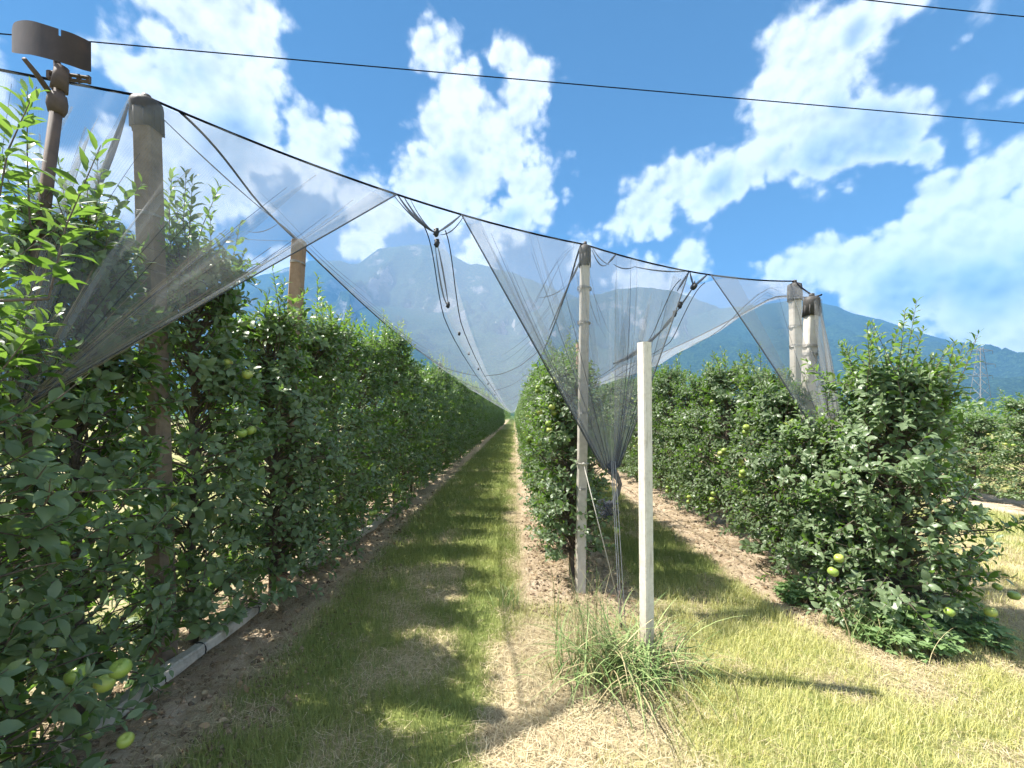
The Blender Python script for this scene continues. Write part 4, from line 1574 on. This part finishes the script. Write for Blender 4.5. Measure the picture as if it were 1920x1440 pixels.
def build_grass():
    rng = np.random.default_rng(77)
    X, Y, SC = [], [], []
    for (x0, x1, y0, y1, dens, sc) in ((-3.2, 4.6, 1.6, 3.2, 10500, 1.0), (-3.2, 5.6, 3.2, 5.2, 6000, 1.2), (-3.2, 3.4, 5.2, 9, 2800, 1.6),
                                       (-1.8, 2.9, 9, 18, 1300, 2.2), (-1.6, 2.7, 18, 45, 380, 3.6), (3.4, 11, 3.5, 9, 1500, 1.9), (3.4, 12, 9, 22, 350, 2.6), (4.6, 7, 2.2, 5.2, 2500, 1.5)):
        n = int((x1 - x0) * (y1 - y0) * dens)
        X.append(rng.uniform(x0, x1, n))
        Y.append(rng.uniform(y0, y1, n))
        SC.append(np.full(n, sc))
    x, y, sc = np.concatenate(X), np.concatenate(Y), np.concatenate(SC)
    gr, mul = zones(x, y)
    keep = rng.uniform(0, 1, len(x)) < np.clip(0.16 + 0.95 * gr, 0, 1) * (1 - 0.93 * mul)
    x, y, sc, gr = x[keep], y[keep], sc[keep], gr[keep]
    n = len(x)
    clump = fbm(x, y, 9, 31, 3)
    h = (0.022 + 0.036 * gr + 0.024 * clump) * rng.uniform(0.5, 1.3, n) * np.minimum(sc, 1.5)
    w = 0.0026 * sc * rng.uniform(0.7, 1.4, n)
    live = rng.uniform(0, 1, n) < (0.22 + 0.9 * gr)
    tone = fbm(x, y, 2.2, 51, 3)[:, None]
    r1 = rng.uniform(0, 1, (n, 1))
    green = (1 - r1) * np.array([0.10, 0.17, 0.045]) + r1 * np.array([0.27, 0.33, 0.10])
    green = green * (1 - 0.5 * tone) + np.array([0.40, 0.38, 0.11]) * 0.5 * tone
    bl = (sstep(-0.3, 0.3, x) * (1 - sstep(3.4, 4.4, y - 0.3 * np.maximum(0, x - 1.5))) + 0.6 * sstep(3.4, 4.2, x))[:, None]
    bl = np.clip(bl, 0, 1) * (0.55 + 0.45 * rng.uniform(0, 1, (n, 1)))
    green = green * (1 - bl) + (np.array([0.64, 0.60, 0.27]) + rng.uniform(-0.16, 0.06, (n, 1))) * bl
    dry = (1 - r1) * np.array([0.36, 0.29, 0.16]) + r1 * np.array([0.56, 0.47, 0.29])
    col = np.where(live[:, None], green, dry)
    lean = np.where(live, rng.uniform(0.15, 0.9, n), rng.uniform(0.6, 1.25, n))
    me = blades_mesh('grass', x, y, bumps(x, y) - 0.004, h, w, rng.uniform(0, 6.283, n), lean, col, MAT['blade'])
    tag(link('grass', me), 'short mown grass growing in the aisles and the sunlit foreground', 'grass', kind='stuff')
    # loose straw lying on the ground
    X, Y, SC = [], [], []
    for (x0, x1, y0, y1, dens, sc) in ((-3.3, 4.6, 1.6, 3.6, 4600, 1.0), (-3.3, 4.2, 3.6, 7, 1900, 1.4), (-3.0, 3.6, 7, 16, 420, 2.2)):
        k = int((x1 - x0) * (y1 - y0) * dens)
        X.append(rng.uniform(x0, x1, k))
        Y.append(rng.uniform(y0, y1, k))
        SC.append(np.full(k, sc))
    x, y, sc = np.concatenate(X), np.concatenate(Y), np.concatenate(SC)
    gr, mul = zones(x, y)
    keep = rng.uniform(0, 1, len(x)) < np.clip(1.0 - 0.95 * gr, 0.08, 1) * (0.35 + 0.65 * fbm(x, y, 5, 61, 3))
    x, y, sc, mul = x[keep], y[keep], sc[keep], mul[keep]
    n = len(x)
    az = rng.uniform(0, 6.283, n)
    L = rng.uniform(0.03, 0.13, n) * np.sqrt(sc)
    w = 0.0022 * sc * rng.uniform(0.7, 1.5, n)
    tilt = rng.normal(0, 0.16, n)
    z = bumps(x, y) + rng.uniform(0.003, 0.02, n)
    dx, dy = np.cos(az), np.sin(az)
    bend = rng.normal(0, 0.22, n)
    P0 = np.stack([x - dx * L / 2, y - dy * L / 2, z - tilt * L / 2], -1)
    Pm = np.stack([x - dy * bend * L, y + dx * bend * L, z + 0.004], -1)
    P1 = np.stack([x + dx * L / 2, y + dy * L / 2, z + tilt * L / 2], -1)
    s = np.stack([-dy * w / 2, dx * w / 2, np.zeros(n)], -1)
    v = np.stack([P0 - s, P0 + s, Pm - s, Pm + s, P1 - s * 0.4, P1 + s * 0.4], 1).reshape(-1, 3)
    b0 = np.arange(n)[:, None] * 6
    lo = (b0 + np.array([0, 1, 3, 2, 2, 3, 5, 4])[None]).ravel()
    r1 = rng.uniform(0, 1, (n, 1))
    col = (1 - r1) * np.array([0.30, 0.225, 0.13]) + r1 * np.array([0.60, 0.51, 0.33])
    col = np.where((rng.uniform(0, 1, n) < 0.6 * mul)[:, None], col * np.array([0.62, 0.55, 0.5]), col)
    me = np_mesh('straw', v, lo, np.arange(2 * n) * 4, MAT['straw'], {'hue': np.repeat(col, 6, 0)}, False)
    tag(link('straw', me), 'loose dry straw and cut grass scattered over the ground', 'straw', kind='stuff')
    # crumbs of soil, dead leaves under the trees
    X, Y = [], []
    for (xc, hw, y0, y1, k) in ((-1.95, 0.75, 1.6, 8, 3000), (0.6, 0.45, 3.4, 8, 1300), (2.6, 0.45, 3.2, 9, 600)):
        X.append(rng.uniform(xc - hw, xc + hw, k))
        Y.append(y0 + (y1 - y0) * rng.uniform(0, 1, k) ** 1.5)
    x, y = np.concatenate(X), np.concatenate(Y)
    n = len(x)
    r = rng.uniform(0.006, 0.020, n) * rng.uniform(0.6, 1.4, n)
    oct_ = np.array([[1, 0, 0], [0, 1, 0], [-1, 0, 0], [0, -1, 0], [0, 0, 0.8], [0, 0, -0.6]])
    v = (np.stack([x, y, bumps(x, y) + 0.004], -1)[:, None] + r[:, None, None] * (oct_[None] * rng.uniform(0.5, 1.3, (n, 6, 1)))).reshape(-1, 3)
    f = np.array([[0, 1, 4], [1, 2, 4], [2, 3, 4], [3, 0, 4], [1, 0, 5], [2, 1, 5], [3, 2, 5], [0, 3, 5]])
    lo = (np.arange(n)[:, None, None] * 6 + f[None]).ravel()
    r1 = rng.uniform(0, 1, (n, 1))
    col = (1 - r1) * np.array([0.12, 0.082, 0.053]) + r1 * np.array([0.40, 0.30, 0.20])
    me = np_mesh('soil_crumbs', v, lo, np.arange(n * 8) * 3, MAT['straw'], {'hue': np.repeat(col, 6, 0)}, False)
    tag(link('soil_crumbs', me), 'crumbs of dry brown soil strewn under the apple rows', 'soil', kind='stuff')
    X, Y = [], []
    for (xc, hw, y0, y1, k) in ((-2.05, 0.6, 1.6, 9, 900), (0.62, 0.5, 3.6, 8, 300), (2.75, 0.6, 3.0, 9, 400)):
        X.append(rng.uniform(xc - hw, xc + hw, k))
        Y.append(y0 + (y1 - y0) * rng.uniform(0, 1, k) ** 1.3)
    x, y = np.concatenate(X), np.concatenate(Y)
    n = len(x)
    d = rng.normal(0, 1, (n, 3)) * np.array([1, 1, 0.25])
    nn = rng.normal(0, 0.45, (n, 3)) + np.array([0, 0, 1.0])
    me = leaves_mesh('leaf_litter', np.stack([x, y, bumps(x, y) + 0.012], -1), d, nn, rng.uniform(0.03, 0.06, n), rng.uniform(0.7, 1.2, n), rng.uniform(0, 1, n), np.zeros(n), DEAD)
    tag(link('leaf_litter', me), 'dry brown fallen leaves lying under the apple rows', 'fallen leaves', kind='stuff')


m, nt, b, out = material('dead_leaf')
a1 = nt.new('ShaderNodeAttribute', attribute_name='tint')
nt.put(b.inputs['Base Color'], nt.ramp(a1.outputs['Fac'], [(0.0, (0.10, 0.055, 0.03)), (0.5, (0.26, 0.165, 0.085)), (1.0, (0.42, 0.33, 0.20))]))
b.inputs['Roughness'].default_value = 0.8
DEAD = m
build_grass()


# --- tall clump round the short pale post
def long_blades(name, cx, cy, sx, sy, n, h, seed, green, label, lean=(0.5, 1.3), width=0.008, cat='grass'):
    rng = np.random.default_rng(seed)
    x = cx + rng.normal(0, sx, n)
    y = cy + rng.normal(0, sy, n)
    az = rng.uniform(0, 6.283, n)
    hh = rng.uniform(*h, n)
    r1 = rng.uniform(0, 1, (n, 1))
    g = (1 - r1) * np.array([0.12, 0.20, 0.06]) + r1 * np.array([0.34, 0.42, 0.17])
    d = (1 - r1) * np.array([0.34, 0.28, 0.15]) + r1 * np.array([0.52, 0.45, 0.26])
    col = np.where((rng.uniform(0, 1, n) < green)[:, None], g, d)
    me = blades_mesh(name, x, y, bumps(x, y) - 0.01, hh, width * rng.uniform(0.6, 1.3, n), az, rng.uniform(*lean, n), col, MAT['blade'], 7, 0.9)
    return tag(link(name, me), label, cat)


long_blades('grass_clump', 0.66, 2.58, 0.17, 0.13, 380, (0.16, 0.52), 3, 0.78, 'tall arching grass clump round the foot of the short pale post', (0.55, 1.45), 0.0115)
long_blades('grass_clump', 0.46, 2.85, 0.10, 0.14, 90, (0.2, 0.75), 6, 0.6, 'tall thin grass stalks left of the short pale post', (0.1, 0.6), 0.006)
long_blades('grass_clump', -0.05, 3.55, 0.05, 0.06, 60, (0.10, 0.28), 8, 0.7, 'small green tuft at the edge of the dry strip before the middle row', (0.3, 1.0), 0.006)
long_blades('grass_clump', 2.52, 3.05, 0.10, 0.12, 150, (0.12, 0.34), 9, 0.85, 'bright green grass tuft at the foot of the end tree on the right', (0.4, 1.2), 0.007)


def weed(cx, cy, r, n, seed, label):
    rng = np.random.default_rng(seed)
    P, D_, N_, S_ = [], [], [], []
    for k in range(n):
        ph = rng.uniform(0, 6.283)
        rr = r * math.sqrt(rng.uniform(0, 1))
        h = rng.uniform(0.04, 0.24) * (1.1 - 0.6 * rr / r)
        base = np.array([cx + rr * math.cos(ph), cy + rr * math.sin(ph), h])
        for q in range(5):
            an = q * 1.257 + rng.uniform(0, 0.5)
            P.append(base)
            D_.append(np.array([math.cos(an), math.sin(an), rng.uniform(-0.1, 0.4)]))
            N_.append(np.array([0, 0, 1.0]) + rng.normal(0, 0.25, 3))
            S_.append(rng.uniform(0.03, 0.065))
    P, D_, N_, S_ = map(np.array, (P, D_, N_, S_))
    k = len(P)
    t = thing('weed', (cx, cy, 0), label, 'weed')
    me = leaves_mesh('leaf_mass', P - np.array([cx, cy, 0]), D_, N_, S_, rng.uniform(0.9, 1.3, k), rng.uniform(0, 1, k), rng.uniform(0, 0.7, k), MAT['weed'])
    link('leaf_mass', me, t)
    segs = [(np.array([p[0] - cx, p[1] - cy, -0.02]) * np.array([0.8, 0.8, 1]), p - np.array([cx, cy, 0]), 0.002, 0.0012) for p in P[::5]]
    link('stalk', stems_mesh('stalk', segs, MAT['twig']), t)


weed(2.72, 3.02, 0.30, 190, 1, 'bright green weed patch under the end tree of the right row')
weed(2.42, 3.62, 0.17, 90, 2, 'small weed at the foot of the shorter twin post')
weed(3.22, 3.0, 0.19, 110, 3, 'low green weed right of the end tree foot')

# ------------------------------------------------------------------ pylon far off on the right
def pylon():
    base = Vector(((1838 - VX) / F * 255, 255, 0))
    t = thing('pylon', base, 'distant steel lattice power pylon against the blue hillside at the right', 'pylon')
    H = 42.5
    mb = MB()

    def w(z):
        return 3.2 * (1 - z / H) + 0.75
    lev = [0, 7, 13, 18.5, 23.5, 28, 32, 35.5, 39, 42]
    for sx in (-1, 1):
        for sy in (-1, 1):
            mb.tube([base + Vector((sx * w(z), sy * w(z), z)) for z in lev], 0.17, 4)
    for z0, z1 in zip(lev[:-1], lev[1:]):
        for (a, b2) in (((-1, -1), (1, -1)), ((1, -1), (1, 1)), ((1, 1), (-1, 1)), ((-1, 1), (-1, -1))):
            p = lambda s, z: base + Vector((s[0] * w(z), s[1] * w(z), z))
            mb.tube([p(a, z0), p(b2, z1)], 0.09, 4)
            mb.tube([p(b2, z0), p(a, z1)], 0.09, 4)
    mb.build('lattice_mast', MAT['pylon'], t)
    for z, L in ((40, 7.5), (32, 9.0), (25, 7.5)):
        mb = MB()
        for s in (-1, 1):
            for dy in (-0.7, 0.7):
                mb.tube([base + Vector((s * 0.8, dy, z + 0.9)), base + Vector((s * L, 0, z))], 0.11, 4)
                mb.tube([base + Vector((s * 0.8, dy, z - 0.6)), base + Vector((s * L, 0, z))], 0.11, 4)
            mb.tube([base + Vector((s * L, 0, z)), base + Vector((s * L, 0, z - 1.9))], 0.13, 5)
        mb.build('cross_arm', MAT['pylon'], t)


pylon()

# ------------------------------------------------------------------ haze: even pale air round the whole valley
mb = MB()
mb.box((0, 700, 720), (9400, 7400, 1460))
m = bpy.data.materials.new('valley_air')
m.use_nodes = True
nt = NT(m.node_tree)
m.node_tree.nodes.remove(m.node_tree.nodes['Principled BSDF'])
pv = nt.new('ShaderNodeVolumePrincipled')
pv.inputs['Color'].default_value = (0.155, 0.40, 0.80, 1)
pv.inputs['Density'].default_value = 2.8e-4
pv.inputs['Anisotropy'].default_value = 0.0
nt.l.new(pv.outputs[0], m.node_tree.nodes['Material Output'].inputs['Volume'])
tag(mb.build('haze', m), kind='stuff')
